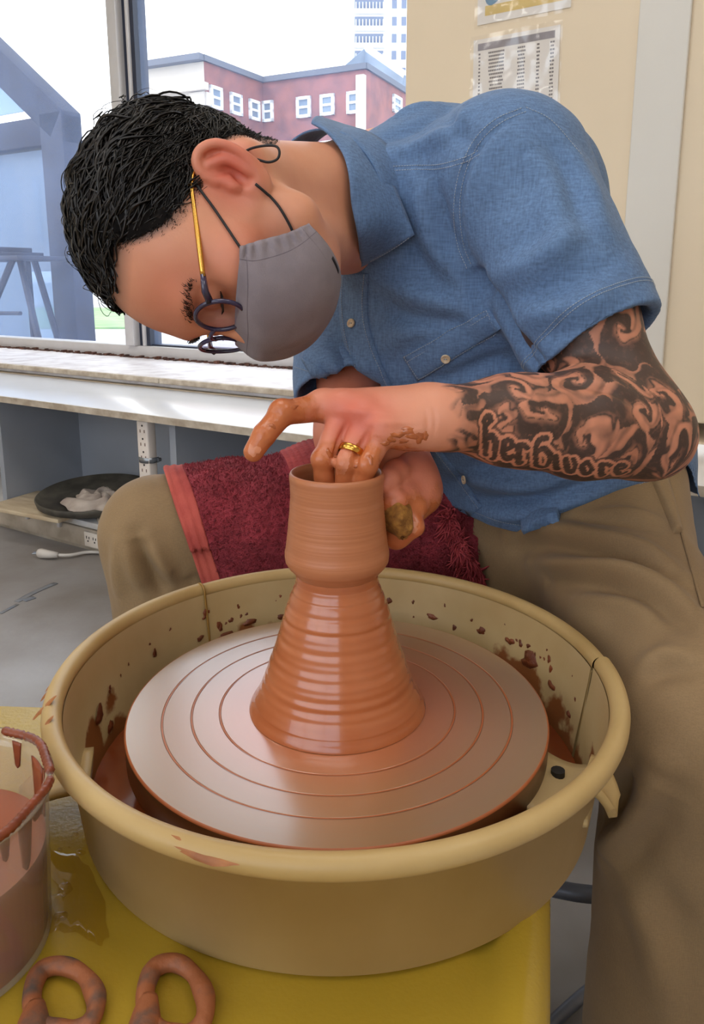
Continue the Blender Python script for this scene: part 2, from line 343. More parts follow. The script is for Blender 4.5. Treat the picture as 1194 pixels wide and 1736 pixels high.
df = t.nodes.new('ShaderNodeBsdfDiffuse'); df.inputs[0].default_value = (.22, .29, .40, 1); mx = t.nodes.new('ShaderNodeMixShader'); mx.inputs[0].default_value = .5
t.links.new(tr.outputs[0], mx.inputs[1]); t.links.new(df.outputs[0], mx.inputs[2]); t.links.new(mx.outputs[0], out.inputs[0])
B().wbox(sl_-3, s0-.02, KN-.01, KN+.01, .15, wpix(90, 252, KN)[1]).build('pane', m_kglass, ks)
(sa, za), (sb, zb_) = wpix(0, 130, KN), wpix(58, 186, KN)
B().prism([(sa-2.4, zb_), (sb, zb_), (sa-2.4, za+2.2)], lambda a, b, t: WP(a, t, b), KN-.01, KN+.01).build('pane', m_kglass, ks)
B().wbox(sl_-3, s0-.02, KN-.05, KN+.05, .1, .2).build('base_rail', m_steel, ks)
# brown hoardings and columns of the street seen through the kiosk
m_tan = mat('shop_front', (120, 96, 88), .8, var=.1, scale=.5); m_shopd = mat('shop_glass', (50, 58, 80), .4)
shp = empty('shop_front', WP(-16, 14, .1), 'low brownish shop front across the street with dark windows', 'building')
q0, q1 = wpix(-40, 270, 14), wpix(100, 420, 14)
B().wbox(q0[0], q1[0], 14, 15, q1[1]-.6, q0[1]+.4).build('wall', m_tan, shp)
for x in (-5, 24, 60, 88):
    a_ = wpix(x, 300, 14); b_ = wpix(x+16, 410, 14); B().wbox(a_[0], b_[0], 13.9, 14, b_[1], a_[1]).build('window', m_shopd, shp)
# bar table with splayed legs and a folded stack on it, outside
tn = 4.15
def tp(x, y, dn=0): s, z = wpix(x, y, tn); return WP(s, tn+dn, z)
tbl = empty('bar_table', tp(30, 600), 'dark bar table with splayed legs outside the window', 'table')
s0, z0 = wpix(-40, 440, tn); s1, z1 = wpix(82, 434, tn)
B().wbox(s0, s1, tn-.28, tn+.28, z1-.035, z1).build('table_top', m_steel, tbl, bev=.008)
for (xa, xb, dn) in ((40, 5, -.2), (52, 100, -.2), (28, 22, .2), (40, 60, .2)):
    B().tube([tp(xa, 440, dn*.5), tp(xb, 565, dn), tp(xb+(xb-xa)*.75, 660, dn*1.4)], .027, 6).build('leg', m_steel, tbl)
B().tube([tp(10, 530, -.15), tp(62, 530, -.15)], .018, 6).build('stretcher', m_steel, tbl)
stk = B().wbox(s0, wpix(38, 420, tn)[0], tn-.2, tn+.2, z1+.001, z1+.035).wbox(s0, wpix(26, 420, tn)[0], tn-.16, tn+.16, z1+.036, z1+.075).build('planter_tray', m_steel, bev=.006)
tag(stk, 'dark stacked trays lying on the bar table outside', 'tray')
# ------------------------------------------------------------ shelf unit under the window
sh = empty('wall_shelf', WP(-2.0, 1.75, 0), 'long white topped wall shelf with grey interior under the window', 'shelf')
S0, S1 = -3.4, 1.2
B().wbox(S0, S1, 1.54, 1.937, .491, .513).build('shelf_top', m_white, sh, bev=.002)
B().wbox(S0, S1, 1.537, 1.5395, .492, .512).build('edge_band', m_edge, sh)
B().wbox(S0, S1, 1.925, 1.945, .12, .490).build('back_panel', m_grey, sh)
m_lowsh = mat('dusty_white_shelf', (205, 205, 206), .45, rgb2=(160, 155, 150), scale=5, detail=7)
B().wbox(S0, S1, 1.60, 1.925, .098, .118).build('lower_shelf', m_lowsh, sh, bev=.002)
for s in (-2.45, -1.62, -.72, .3):
    B().wbox(s-.012, s+.012, 1.60, 1.925, .119, .490).build('divider', m_grey, sh)
m_race = mat('cream_raceway', (196, 186, 172), .5, rgb2=(160, 148, 132), scale=12)
B().wbox(S0, S1, 1.64, 1.92, 0, .097).build('plinth', m_race, sh, bev=.002)
rc = B().wbox(S0, S1, 1.618, 1.639, .02, .085).build('raceway', m_race, sh, bev=.004)
m_blk = mat('socket_slot', (30, 28, 28), .6)
def socket(parent, fr, m=m_blk):       # fr(a, b, t) in metres on the face
    B().box((-.0065, .002, 0), (-.0045, .010, .0012), fr).build('slot', m, parent)
    B().box((.0045, .003, 0), (.0065, .009, .0012), fr).build('slot', m, parent)
    B().lathe([(0, .0013), (.0028, .0013), (.0028, 0)], n=10).build('slot', m, parent)
    o = COL.objects[-1]
for s in (-2.02, -1.55):
    op = B().wbox(s-.035, s+.035, 1.610, 1.617, .028, .078).build('outlet_plate', mat('outlet_plastic', (222, 214, 204), .4, var=.04), sh, bev=.002)
    for k in (-.016, .016):
        for (a, w_, h0, h1) in ((-.006, .0012, .055, .064), (.006, .0012, .055, .063), (0, .0022, .045, .050)):
            B().wbox(s+k+a-w_, s+k+a+w_, 1.6085, 1.6101, h0, h1).build('slot', m_blk, sh)
for s in (-2.35, -2.18): B().wbox(s-.006, s+.006, 1.606, 1.6185, .07, .09).build('raceway_clip', m_alu, sh, bev=.002)
# power strip strapped upright to the front of the divider
PN = 1.60; ps_s = [wpix(246, 760, PN)[0], wpix(270, 760, PN)[0]]; pc = sum(ps_s)/2
psx = empty('power_strip', WP(pc, PN, .12), 'white vertical power strip clamped to the shelf divider', 'power strip')
m_strip = mat('white_plastic', (226, 216, 208), .35, var=.04)
B().wbox(pc-.0225, pc+.0225, PN-.036, PN-.002, .122, .486).build('body', m_strip, psx, bev=.005)
for k in range(9):
    z = .472-.039*k
    B().tube([WP(pc+.002, PN-.0365, z), WP(pc+.002, PN-.034, z)], .0032, 10).build('slot', m_blk, psx)
    for a in (-.007, .010): B().wbox(pc+a-.0016, pc+a+.0016, PN-.0366, PN-.034, z-.021, z-.012).build('slot', mat('slot_brown', (120, 96, 84), .6) if k == 0 and a < 0 else MATS['slot_brown'], psx)
m_galv = mat('galvanised_steel', (150, 156, 164), .3, metal=.9, var=.2, scale=60)
cl = B()
zc = wpix(258, 776, PN)[1]
cl.grid(lambda u, v: WP(pc-.031+.062*u, PN-.005-.036*math.sin(PI*min(1, max(0, u)))**.35, zc-.008+.016*v), 24, 2)
clo = cl.build('clamp', m_galv, psx, smooth=True, solid=.002)
B().tube([WP(pc+.034, PN-.002, zc), WP(pc+.034, PN-.012, zc)], .006, 10).build('clamp_screw', m_galv, psx)
# bats, board and cloth on the lower shelf
m_bat = mat('dark_bat', (92, 88, 78), .6, rgb2=(56, 52, 46), scale=12, bump=.2)
bc = WP(-2.11, 1.745, .125)
bat = B().lathe([(0, 0), (.19, 0), (.215, .012), (.22, .03), (.214, .034), (.2, .02), (0, .016)], n=72).build('round_tray', m_bat, smooth=True)
bat.location = bc+np.array([-.02, -.02, .022]); bat.rotation_euler = (.075, -.03, .1); bat.scale = (.88, .88, 1)
tag(bat, 'large round dark tray tilted on the lower shelf', 'tray')
m_cloth = mat('pale_cloth', (190, 178, 168), .9, rgb2=(150, 136, 126), scale=14, bump=.3)
def clothfn(u, v):
    a = 2*PI*u; r = v; rr = (.115+.02*math.sin(3*a+1)+.012*math.sin(7*a))*r
    z = .035*(1-r**3)*(.75+.25*math.sin(5*a+9*r))+.012*math.sin(4*a+12*r)*r*(1-r)*3
    return np.array([rr*math.cos(a)*1.25, rr*math.sin(a)*.8, z])
P0 = WP(-2.02, 1.66, .166)
cb = B().grid(lambda u, v: P0+clothfn(u, v)[0]*E_+clothfn(u, v)[1]*N_+np.array([0, 0, clothfn(u, v)[2]]), 64, 14, cu=True)
tag(cb.build('plaster_cloth', m_cloth, smooth=True, solid=.004), 'crumpled pale cloth lying on the dark round tray', 'cloth')
pl = B().lathe([(0, 0), (.15, 0), (.155, .005), (.15, .012), (0, .012)], n=60).build('round_bat', mat('pale_bat', (196, 184, 168), .7, rgb2=(160, 148, 130), scale=16))
pl.location = WP(-1.90, 1.74, .119); tag(pl, 'thin pale round bat under the tray and cloth', 'bat')
m_ply = mat('plywood', (206, 190, 162), .6, rgb2=(180, 160, 132), scale=8, stretch=(1, 6, 1))
bo = B().box((-.17, -.11, 0), (.17, .11, .014)).build('plywood_board', m_ply, bev=.002)
bo.location = WP(-2.262, 1.63, .119); bo.rotation_euler = (0, 0, math.radians(-27))
tag(bo, 'bare plywood board sticking out of the lower shelf', 'board')
# plug on its cord, on the floor
pg = empty('plug_lead', gp(75, 938, 0), 'white power cord with plug lying on the concrete floor', 'cord')
cp = [gp(96, 941, .014), gp(120, 941, .012), gp(150, 936, .010), gp(185, 938, .010), gp(230, 950, .010), gp(270, 975, .010)]
m_cord = mat('cord_rubber', (205, 200, 194), .5, var=.05)
B().tube(cat_rom(cp, 6), .0055, 8).build('cord', m_cord, pg, smooth=True)
B().tube([gp(98, 941, .016), gp(84, 940, .017), gp(70, 938, .017), gp(66, 937.5, .017)], [.009, .013, .016, .014], 10).build('plug', m_cord, pg, smooth=True)
for dy in (-.006, .006):
    a = gp(66, 937.5, .017)+np.array([0, dy, 0]); B().tube([a, a+np.array([-.02, 0, 0])], .0022, 6).build('prong', m_galv, pg)
# papers on the cream wall
m_paper = mat('paper', (232, 226, 220), .5, var=.03, scale=6)
m_ink = mat('grey_print', (128, 122, 124), .7); m_inkh = mat('header_print', (150, 144, 150), .7); m_yel = mat('yellow_print', (226, 196, 120), .6); m_grn = mat('green_print', (86, 122, 96), .6); m_blu = mat('blue_print', (110, 150, 180), .6)
m_film = bpy.data.materials.new('clear_film'); m_film.use_nodes = True
t = m_film.node_tree; t.nodes.clear(); out = t.nodes.new('ShaderNodeOutputMaterial'); tr = t.nodes.new('ShaderNodeBsdfTransparent'); gl = t.nodes.new('ShaderNodeBsdfGlossy'); gl.inputs['Roughness'].default_value = .12
mx = t.nodes.new('ShaderNodeMixShader'); mx.inputs[0].default_value = .10; t.links.new(tr.outputs[0], mx.inputs[1]); t.links.new(gl.outputs[0], mx.inputs[2]); t.links.new(mx.outputs[0], out.inputs[0])
NW = 1.945
def sheet(name, label, s0, s1, z0, z1, tilt):
    e = empty(name, WP((s0+s1)/2, NW, z0), label, 'poster'); c0 = np.array([(s0+s1)/2, (z0+z1)/2])
    def fr(a, b, t): return WP(c0[0]+a*math.cos(tilt)-b*math.sin(tilt), NW-.001-t, c0[1]+a*math.sin(tilt)+b*math.cos(tilt))
    W_, H_ = (s1-s0)/2, (z1-z0)/2
    B().box((-W_, -H_, 0), (W_, H_, .001), fr).build('paper_sheet', m_paper, e)
    # crinkled film sleeve
    fb = B().grid(lambda u, v: fr(-W_*1.06+2.12*W_*u, -H_*1.06+2.12*H_*v, .004+.0035*float(vnoise(np.array([[u, v, .3]]), 7, 3)[0])+.002*abs(float(vnoise(np.array([[u, v, .9]]), 14, 5)[0]))), 30, 36)
    fb.build('clear_sleeve', m_film, e, smooth=True)
    return e, fr, W_, H_
e, fr, W_, H_ = sheet('chart_sheet', 'printed chart of columns in a clear sleeve on the cream wall', -.866, -.648, 1.165, 1.466, .015)
B().box((-W_+.012, H_-.026, .001), (W_-.012, H_-.010, .0015), fr).build('header_bar', m_inkh, e)
rw = B()
for k in range(30):
    z = H_-.034-.0083*k
    for (x, wd) in ((-.092, .006), (-.048, .040), (.016, .020), (.058, .009), (.092, .011)):
        ww = wd*(.75+.35*random.random())
        nch = max(1, int(ww/.0042))
        for q in range(nch):
            x0 = x-ww/2+ww*q/nch; rw.box((x0, z-.0022, .001), (x0+ww/nch*.8, z+.0018, .0014), fr)
rw.build('print_rows', m_ink, e)['kind'] = 'stuff'
e, fr, W_, H_ = sheet('picture_sheet', 'picture poster with yellow base band above the chart', -.862, -.630, 1.499, 1.80, .015)
B().box((-W_+.02, -H_+.018, .001), (W_-.016, -H_+.040, .0015), fr).build('yellow_band', m_yel, e)
for (x, wd, hh, mm) in ((-.075, .045, .05, m_blu), (-.03, .03, .03, m_paper), (.008, .026, .045, m_grn), (.05, .035, .03, m_yel)):
    B().grid(lambda u, v: fr(x+(wd/2)*v*math.cos(2*PI*u), -H_+.04+hh*.5+hh*.5*v*math.sin(2*PI*u)*(1-.3*math.cos(2*PI*u)), .0016), 18, 3, cu=True).build('print_shape', mm, e)

# ------------------------------------------------------------ wheel
WC = np.array([-.0124, .6173, .5302])           # centre of the wheel head's top
m_tan_p = mat('tan_plastic', (196, 168, 116), .42, rgb2=(176, 146, 92), scale=7, bump=.03, bscale=90, detail=8)
def stain(m, z0, z1, rgb, thr, scale=14):        # splashes of slip, denser low down on the pan
    t, N, L, b = nodes(m); r = N[m['ramp']]; co = N.new('ShaderNodeTexCoord'); n = N.new('ShaderNodeTexNoise'); n.inputs['Scale'].default_value = scale; n.inputs['Detail'].default_value = 6; L(co.outputs['Object'], n.inputs['Vector'])
    sp = N.new('ShaderNodeSeparateXYZ'); L(co.outputs['Object'], sp.inputs[0])
    mr = N.new('ShaderNodeMapRange'); mr.inputs[1].default_value = z0; mr.inputs[2].default_value = z1; mr.inputs[3].default_value = .45; mr.inputs[4].default_value = -.05; L(sp.outputs['Z'], mr.inputs[0])
    s = mathn(t, 'ADD', n.outputs['Fac'], mr.outputs[0]); mr2 = N.new('ShaderNodeMapRange'); mr2.inputs[1].default_value = thr; mr2.inputs[2].default_value = thr+.05; L(s, mr2.inputs[0])
    L(mixc(t, mr2.outputs[0], r.outputs[0], lin(rgb)), b.inputs['Base Color'])
m_pan_in = mat('tan_plastic_splashed', (196, 172, 128), .42, rgb2=(178, 152, 104), scale=9, bump=.05, bscale=60, detail=8)
stain(m_pan_in, -.065, .005, (128, 74, 34), .70, 18)
m_slip = mat('clay_slip', (150, 74, 34), .18, rgb2=(128, 60, 28), scale=8, coat=.4)
m_clump = mat('clay_splash', (128, 66, 34), .45, rgb2=(96, 48, 26), scale=60, bump=.5)
pan = empty('splash_pan', WC+np.array([0, 0, -.077]), 'round tan plastic splash pan around the wheel head', 'splash pan')
ZB = -.065; RZ = .0315
def pan_half(a0, a1, grow, name, seamz):
    R0 = .2275+grow; rt = .0070+grow*.3
    wall_out = [(.205+grow, ZB), (.2105+grow, ZB+.004), (.2205+grow, RZ-.006)]
    rim = [(R0+rt*math.cos(a), RZ+rt*math.sin(a)*1.1) for a in np.linspace(-2.3, PI+.5, 18)]
    wall_in = [(.2195+grow, RZ-.002), (.2180+grow, RZ-.016), (.2075+grow, ZB+.008), (.198+grow, ZB+.004)]
    p = B().lathe(wall_out+rim, WC, 120, a0, a1).build('pan_wall', m_tan_p, pan, smooth=True)
    q = B().lathe(wall_in, (0, 0, 0), 120, a0, a1).build('pan_lining', m_pan_in, pan, smooth=True); q.matrix_basis = Matrix.Translation(Vector(WC))
    return p
AS, AB = math.radians(2), math.radians(131)
pan_half(AS, AB, 0, 'back', 0); pan_half(AB, AS+2*PI, .0022, 'front', 0)
m_seam = mat('seam_grime', (150, 112, 48), .5)
for a in (AB,):
    pr = [(.2275+.0082*math.cos(x), RZ+.0086*math.sin(x)) for x in np.linspace(-.2, PI+.3, 14)]+[(.2172, RZ-.02), (.2125, -.03), (.207, ZB+.01)]
    B().tube([WC+np.array([r*math.cos(a), r*math.sin(a), z]) for r, z in pr], .0013, 6).build('seam', m_seam, pan, smooth=True)
B().lathe([(.205, ZB), (.205, ZB+.003), (0, ZB+.003)], WC, 80).build('pan_floor', m_tan_p, pan)
B().lathe([(.2075, ZB+.011), (0, ZB+.012)], WC, 80).build('slip_pool', m_slip, pan)
# tabs outside the pan and the inner bracket
def tab(ang, r0, r1, wdt, z0, name):
    d = np.array([math.cos(ang), math.sin(ang), 0]); n_ = np.array([-d[1], d[0], 0])
    B().grid(lambda u, v: WC+d*(r0+(r1-r0)*u)+n_*wdt*(v-.5)*(1-.45*u*u)+np.array([0, 0, z0-.012*u*u*2+.006*math.cos(2*PI*v)*u]), 8, 8).build(name, m_tan_p, pan, smooth=True, solid=.006)
tab(math.radians(-31), .212, .234, .036, .010, 'latch_tab'); tab(math.radians(-166), .205, .262, .055, -.030, 'latch_tab')
d = math.radians(-25); dv = np.array([math.cos(d), math.sin(d), 0]); nv = np.array([-dv[1], dv[0], 0])
br = B().grid(lambda u, v: WC+dv*(.170+.046*u)+nv*.075*(v-.5)+np.array([0, 0, -.022-.006*math.sin(PI*u)]), 10, 10).build('latch_bracket', m_pan_in, pan, smooth=True, solid=.005)
hq = WC+dv*.186+nv*.016+np.array([0, 0, -.0205]); B().tube([hq, hq-np.array([0, 0, .006])], .0055, 12).build('bracket_hole', m_blk, br)
# clay lumps and spatter clinging to the pan
def blob(P, nrm, sx, sy, h, seed, m, parent, name='clay_splash'):
    nrm = np.array(nrm, float); nrm /= np.linalg.norm(nrm); u = np.cross(nrm, [0, 0, 1.]); 
    if np.linalg.norm(u) < .1: u = np.cross(nrm, [1., 0, 0])
    u /= np.linalg.norm(u); v_ = np.cross(nrm, u); rs = np.random.default_rng(seed); ph = rs.uniform(0, 6.28, 4)
    def fn(a, r):
        t = 2*PI*a; k = 1+.22*math.sin(2*t+ph[0])+.16*math.sin(3*t+ph[1])+.12*math.sin(5*t+ph[2])
        return P+u*sx*k*r*math.cos(t)+v_*sy*k*r*math.sin(t)+nrm*(h*(1-r**3)*(1+.25*math.sin(3*t+ph[3])*r)-.0006)
    B().grid(fn, 14, 4, cu=True).build(name, m, parent, smooth=True)
def panin(ang, z):
    tt = (z-(ZB+.008))/(RZ-.016-ZB-.008); r = .2075+(.2180-.2075)*tt; d = np.array([math.cos(ang), math.sin(ang), 0]); return WC+d*(r-.0005)+np.array([0, 0, z]), -d
rs = np.random.default_rng(3)
for (deg, z, sx, sy, h) in ((28, -.012, .013, .009, .004), (46, -.006, .006, .004, .002), (62, -.006, .007, .003, .002), (36, -.004, .006, .004, .002), (176, -.02, .007, .008, .003), (118, -.012, .009, .0035, .002), (126, -.02, .011, .004, .002), (108, -.012, .007, .003, .0015), (134, -.014, .004, .003, .0015), (18, -.02, .006, .004, .002), (8, -.028, .004, .003, .002), (172, -.04, .005, .006, .002)):
    P, n_ = panin(math.radians(deg), z); blob(P, n_, sx, sy, h, deg, m_clump, pan)
for k in range(46):
    deg = rs.uniform(5, 175); P, n_ = panin(math.radians(deg), rs.uniform(-.012, .012)); s = rs.uniform(.0007, .0022) if rs.random() < .8 else .003; blob(P, n_, s, s*rs.uniform(.8, 1.7), s*.4, 100+k, m_clump, pan)
for (deg, r, z, sx, sy) in ((197, .235, RZ+.005, .005, .012), (190, .2365, RZ+.002, .004, .008), (204, .233, RZ+.007, .004, .006), (186, .2372, RZ, .003, .007), (252, .2365, RZ+.003, .022, .003), (248, .234, RZ+.006, .012, .0025)):
    a = math.radians(deg); dd = np.array([math.cos(a), math.sin(a), 0]); blob(WC+dd*r+np.array([0, 0, z]), dd*.7+np.array([0, 0, .7]), sx, sy, .0012, deg, mat('dried_slip', (176, 112, 58), .5, rgb2=(140, 84, 44), scale=60) if 'dried_slip' not in MATS else MATS['dried_slip'], pan)
# wheel head
m_head = bpy.data.materials.new('wheel_head_slip'); m_head.use_nodes = True
t, N, L, b = nodes(m_head)
co = N.new('ShaderNodeTexCoord'); sp = N.new('ShaderNodeSeparateXYZ'); L(co.outputs['Object'], sp.inputs[0])
rad = mathn(t, 'SQRT', mathn(t, 'ADD', mathn(t, 'MULTIPLY', sp.outputs['X'], sp.outputs['X']), mathn(t, 'MULTIPLY', sp.outputs['Y'], sp.outputs['Y'])))
cmb = N.new('ShaderNodeCombineXYZ'); L(mathn(t, 'MULTIPLY', rad, 400.), cmb.inputs[0]); L(mathn(t, 'MULTIPLY', mathn(t, 'ARCTAN2', sp.outputs['Y'], sp.outputs['X']), 1.2), cmb.inputs[1])
nz = N.new('ShaderNodeTexNoise'); nz.inputs['Scale'].default_value = 1; nz.inputs['Detail'].default_value = 3; L(cmb.outputs[0], nz.inputs['Vector'])
mr = N.new('ShaderNodeMapRange'); mr.inputs[1].default_value = .075; mr.inputs[2].default_value = .178; L(rad, mr.inputs[0])
rp = N.new('ShaderNodeValToRGB'); L(mr.outputs[0], rp.inputs[0]); el = rp.color_ramp.elements
el[0].position = 0; el[0].color = (*lin((192, 116, 76)), 1); el[1].position = 1; el[1].color = (*lin((158, 128, 94)), 1)
for p_, c_ in ((.18, (184, 118, 80)), (.45, (170, 122, 84)), (.9, (158, 128, 94))):
    x = el.new(p_); x.color = (*lin(c_), 1)
L(mixc(t, mathn(t, 'MULTIPLY', nz.outputs['Fac'], .3), rp.outputs[0], lin((172, 110, 74))), b.inputs['Base Color'])
b.inputs['Roughness'].default_value = .33; b.inputs['Anisotropic'].default_value = .8; b.inputs['Metallic'].default_value = .12; b.inputs['Specular IOR Level'].default_value = 1.0; b.inputs['Coat Weight'].default_value = 1.0; b.inputs['Coat Roughness'].default_value = .2; b.inputs['Coat IOR'].default_value = 1.7
tg = N.new('ShaderNodeTangent'); tg.direction_type = 'RADIAL'; tg.axis = 'Z'; L(tg.outputs[0], b.inputs['Tangent'])
m_groove = mat('groove_slip', (176, 98, 56), .4, var=.1); m_headside = mat('wheel_head_side', (120, 76, 44), .35, rgb2=(80, 52, 30), scale=6, stretch=(1, 1, 8))
gpr = []; gro = (.1005, .124, .148)
r = .006
prof = [(.004, 0)]
for g in gro: prof += [(g-.0012, 0), (g-.0005, -.0007), (g+.0005, -.0007), (g+.0012, 0)]
prof += [(.1765, 0)]
WHEEL = empty('potters_wheel', (WC[0]-.05, WC[1]-.1, 0), 'potters wheel with olive yellow deck and slip coated wheel head', 'pottery wheel')
o = B().lathe(prof, n=160).build('wheel_head', m_head, WHEEL, smooth=False); o.matrix_basis = Matrix.Translation(Vector(WC))
wh = o
for g in gro: B().lathe([(g-.0006, .0001), (g, .0003), (g+.0006, .0001)], WC, 160).build('groove_line', m_groove, wh, smooth=True)
B().lathe([(.1765, 0), (.1778, -.0006), (.178, -.0018)], WC, 160).build('disc_edge', m_groove, wh, smooth=True)
B().lathe([(.178, -.0018), (.1775, -.024), (.172, -.026), (.03, -.026)], WC, 160).build('disc_side', m_headside, wh, smooth=True)
B().lathe([(.028, -.026), (.028, -.09), (0, -.09)], WC, 32).build('shaft', m_galv, WHEEL)
# the thrown clay: centred hump with a cup opened at its top
m_clay = mat('wet_clay', (188, 112, 72), .24, rgb2=(172, 94, 54), scale=5, coat=.6, stretch=(1, 1, 10), spec=.5)
m_clay.node_tree.nodes['Principled BSDF'].inputs['Coat Roughness'].default_value = .10
m_cup = mat('thrown_clay', (190, 124, 86), .42, rgb2=(174, 106, 68), scale=4, stretch=(.4, .4, 60), coat=.08, detail=6, bump=.16, bscale=7, lo=.25, hi=.75)
clay = empty('clay_hump', WC, 'wet terracotta clay hump on the wheel head with a thrown cup on top', 'clay')
zz = lambda z: z-WC[2]
hump = [(.0758, .0004), (.0752, .002), (.0735, .005), (.0712, .008)]
pts = [(.0712, .008), (.066, .018), (.0622, .028), (.0575, .042), (.052, .058), (.0475, .074), (.0435, .088), (.0395, .100), (.0362, .108), (.0342, .114)]
P_ = cat_rom(pts, 12)
ridg = [(.012, .0009, .0035), (.0205, .0011, .0035), (.030, .0008, .003), (.041, .0012, .005), (.052, .0007, .003), (.062, .0010, .004), (.0745, .0007, .003), (.083, -.0012, .0015), (.088, .0008, .003), (.0945, -.001, .0014), (.1045, -.0008, .0012)]
for r, z in P_[1:]:
    hump.append((r+sum(.36*a*math.exp(-((z-c)/w_)**2) for c, a, w_ in ridg)+.00012*math.sin(z*900), z))
hump += [(.0345, .1165), (.0340, .120)]
B().lathe(hump, WC, 160).build('hump', m_clay, clay, smooth=True)
cup = [(.0338, .1195), (.0352, .1215), (.0405, .1275), (.0428, .1315), (.0433, .1355)]
for z in np.linspace(.139, .196, 44)[:-1]:
    tt = (z-.139)/.057; r = .0432+(.0372-.0432)*tt**.8 if tt < .85 else .0372+.0003; r = .0432-.0062*tt**.75+.0011*max(0, tt-.8)/.2; cup.append((r+.00018*math.sin(z*2600)+.0001*math.sin(z*4300), z))
cup += [(.0383, .198), (.0387, .2015), (.0385, .2045), (.0376, .2062), (.0364, .2065), (.0354, .2055), (.0346, .203), (.0340, .199), (.0338, .185), (.035, .16), (.034, .145), (.02, .140), (0, .139)]
B().lathe(cup, WC, 160).build('cup', m_cup, clay, smooth=True)

# ------------------------------------------------------------ wheel table, bucket, tools
ZT = WC[2]+ZB-.0008
m_tab = mat('olive_yellow_plastic', (178, 148, 48), .25, rgb2=(162, 134, 40), scale=6, bump=.12, bscale=320)
tb_ = WHEEL
pA, pB = gp(935, 1530, ZT), gp(935, 1790, ZT)
dx = (pB-pA); dx[2] = 0; dx /= np.linalg.norm(dx); px_ = np.array([dx[1], -dx[0], 0]);
if px_[0] > 0: px_ = -px_          # points left, into the table
org = pA-dx*.34; org[2] = 0
TL_, TW_ = .86, .68                # length towards the camera, width
def tfr(a, b_, z): return org+dx*a+px_*b_+np.array([0, 0, z])
def ttop(u, v):
    a = TL_*u; b_ = TW_*v
    return a, b_
# cross section across the width: rounded lip, raised ridge, shallow groove, flat deck
secp = [(0, -.05), (0, -.012), (.003, -.003), (.010, .004), (.020, .0065), (.030, .004), (.0385, -.004), (.046, -.005), (.056, 0), (.20, 0), (.28, 0), (.36, 0), (.44, 0), (TW_-.06, 0), (TW_-.03, .004), (TW_-.01, .003), (TW_, -.012), (TW_, -.05)]
ns = 16
abeg = lambda b_: float(np.interp(b_, [0, .2, .43, .7], [0, 0, .19, .24]))
B().grid(lambda u, v: tfr(abeg(secp[min(len(secp)-1, int(round(v*(len(secp)-1))))][0])*(1-u)+TL_*u, secp[min(len(secp)-1, int(round(v*(len(secp)-1))))][0], ZT+secp[min(len(secp)-1, int(round(v*(len(secp)-1))))][1]), ns, len(secp)).build('deck', m_tab, tb_, smooth=True)
B().box((0, 0, ZT-.12), (.02, .2, ZT-.003), tfr).box((TL_-.02, 0, ZT-.12), (TL_, TW_, ZT-.003), tfr).box((.02, .004, ZT-.12), (TL_-.02, .02, ZT-.03), tfr).box((.24, TW_-.02, ZT-.12), (TL_-.02, TW_-.004, ZT-.03), tfr).build('apron', m_tab, tb_, bev=.004)
m_lg = mat('grey_steel_leg', (108, 112, 124), .4, metal=.3)
for a, b_ in ((.06, .06), (TL_-.06, .06), (.32, TW_-.06), (TL_-.06, TW_-.06)): B().tube([tfr(a, b_, ZT-.05), tfr(a, b_, 0)], .02, 12).build('leg', m_lg, tb_, smooth=True)
B().tube([tfr(.06, .06, .15), tfr(TL_-.06, .06, .15)], .012, 10).build('stretcher', m_lg, tb_, smooth=True)
# puddle of dirty water on the deck
m_water = glassy('puddle_water', (.93, .88, .72), .05, .8, .03)
pu = empty('puddle', gp(120, 1520, ZT), 'puddle of dirty water on the olive deck beside the pan', 'puddle')
def puddle(outline, h):
    P = np.array([gp(x, y, ZT) for x, y in outline]); P = cat_rom(P, 4, True); c0 = P.mean(0); n = len(P)
    jit = 1+.05*np.sin(np.arange(n)*1.7)+.04*np.sin(np.arange(n)*.63+1)
    def fn(u, v):
        q = P[int(round(u*n)) % n]; k = jit[int(round(u*n)) % n]; r = v; return c0+(q-c0)*r*k+np.array([0, 0, .0004+h*(1-r**6)])
    B().grid(fn, n, 8, cu=True).build('water', m_water, pu, smooth=True)
puddle([(80, 1452), (125, 1448), (150, 1470), (175, 1530), (185, 1590), (165, 1600), (140, 1588), (100, 1580), (80, 1575), (78, 1530), (100, 1510), (88, 1490)], .0018)
puddle([(100, 1505), (118, 1500), (124, 1508), (108, 1522), (98, 1516)], .004)
puddle([(92, 1553), (115, 1549), (112, 1560), (94, 1562)], .003)
for (x, y, s) in ((128, 1415, 6), (102, 1442, 5), (84, 1441, 3), (117, 1439, 2), (137, 1446, 9), (79, 1475, 6), (95, 1342, 4)):
    puddle([(x-s, y), (x, y-s*.6), (x+s, y), (x, y+s*.6)], .0015)
# bucket of slip
m_clear = glassy('cloudy_clear_plastic', (.95, .93, .91), .05, .5, .08, .16, (.86, .80, .76))
# rim: right end at (75, 1310) of the picture, wall foot at (72, 1560)
BH = .108; RB = .072
bc_ = np.array([-.266, .432, ZT])
bk_ = empty('slip_bucket', bc_, 'clear plastic bucket half full of reddish clay slip', 'bucket')
rb = lambda z: RB-.006*(1-z/BH)
B().lathe([(0, .001), (rb(0), .001)]+[(rb(z), z) for z in np.linspace(.004, BH, 12)]+[(RB+.0035, BH), (RB+.0035, BH+.004), (RB-.001, BH+.005), (RB-.0022, BH)]+[(rb(z)-.0022, z) for z in np.linspace(BH, .004, 10)], bc_, 72).build('bucket_wall', m_clear, bk_, smooth=True)
m_slipw = mat('slip_water', (164, 94, 64), .22, rgb2=(150, 82, 54), scale=4)
HL = .068
B().lathe([(0, .004)]+[(rb(z)-.0024, z) for z in np.linspace(.004, HL, 6)]+[(0, HL)], bc_, 72).build('slip', m_slipw, bk_, smooth=False)
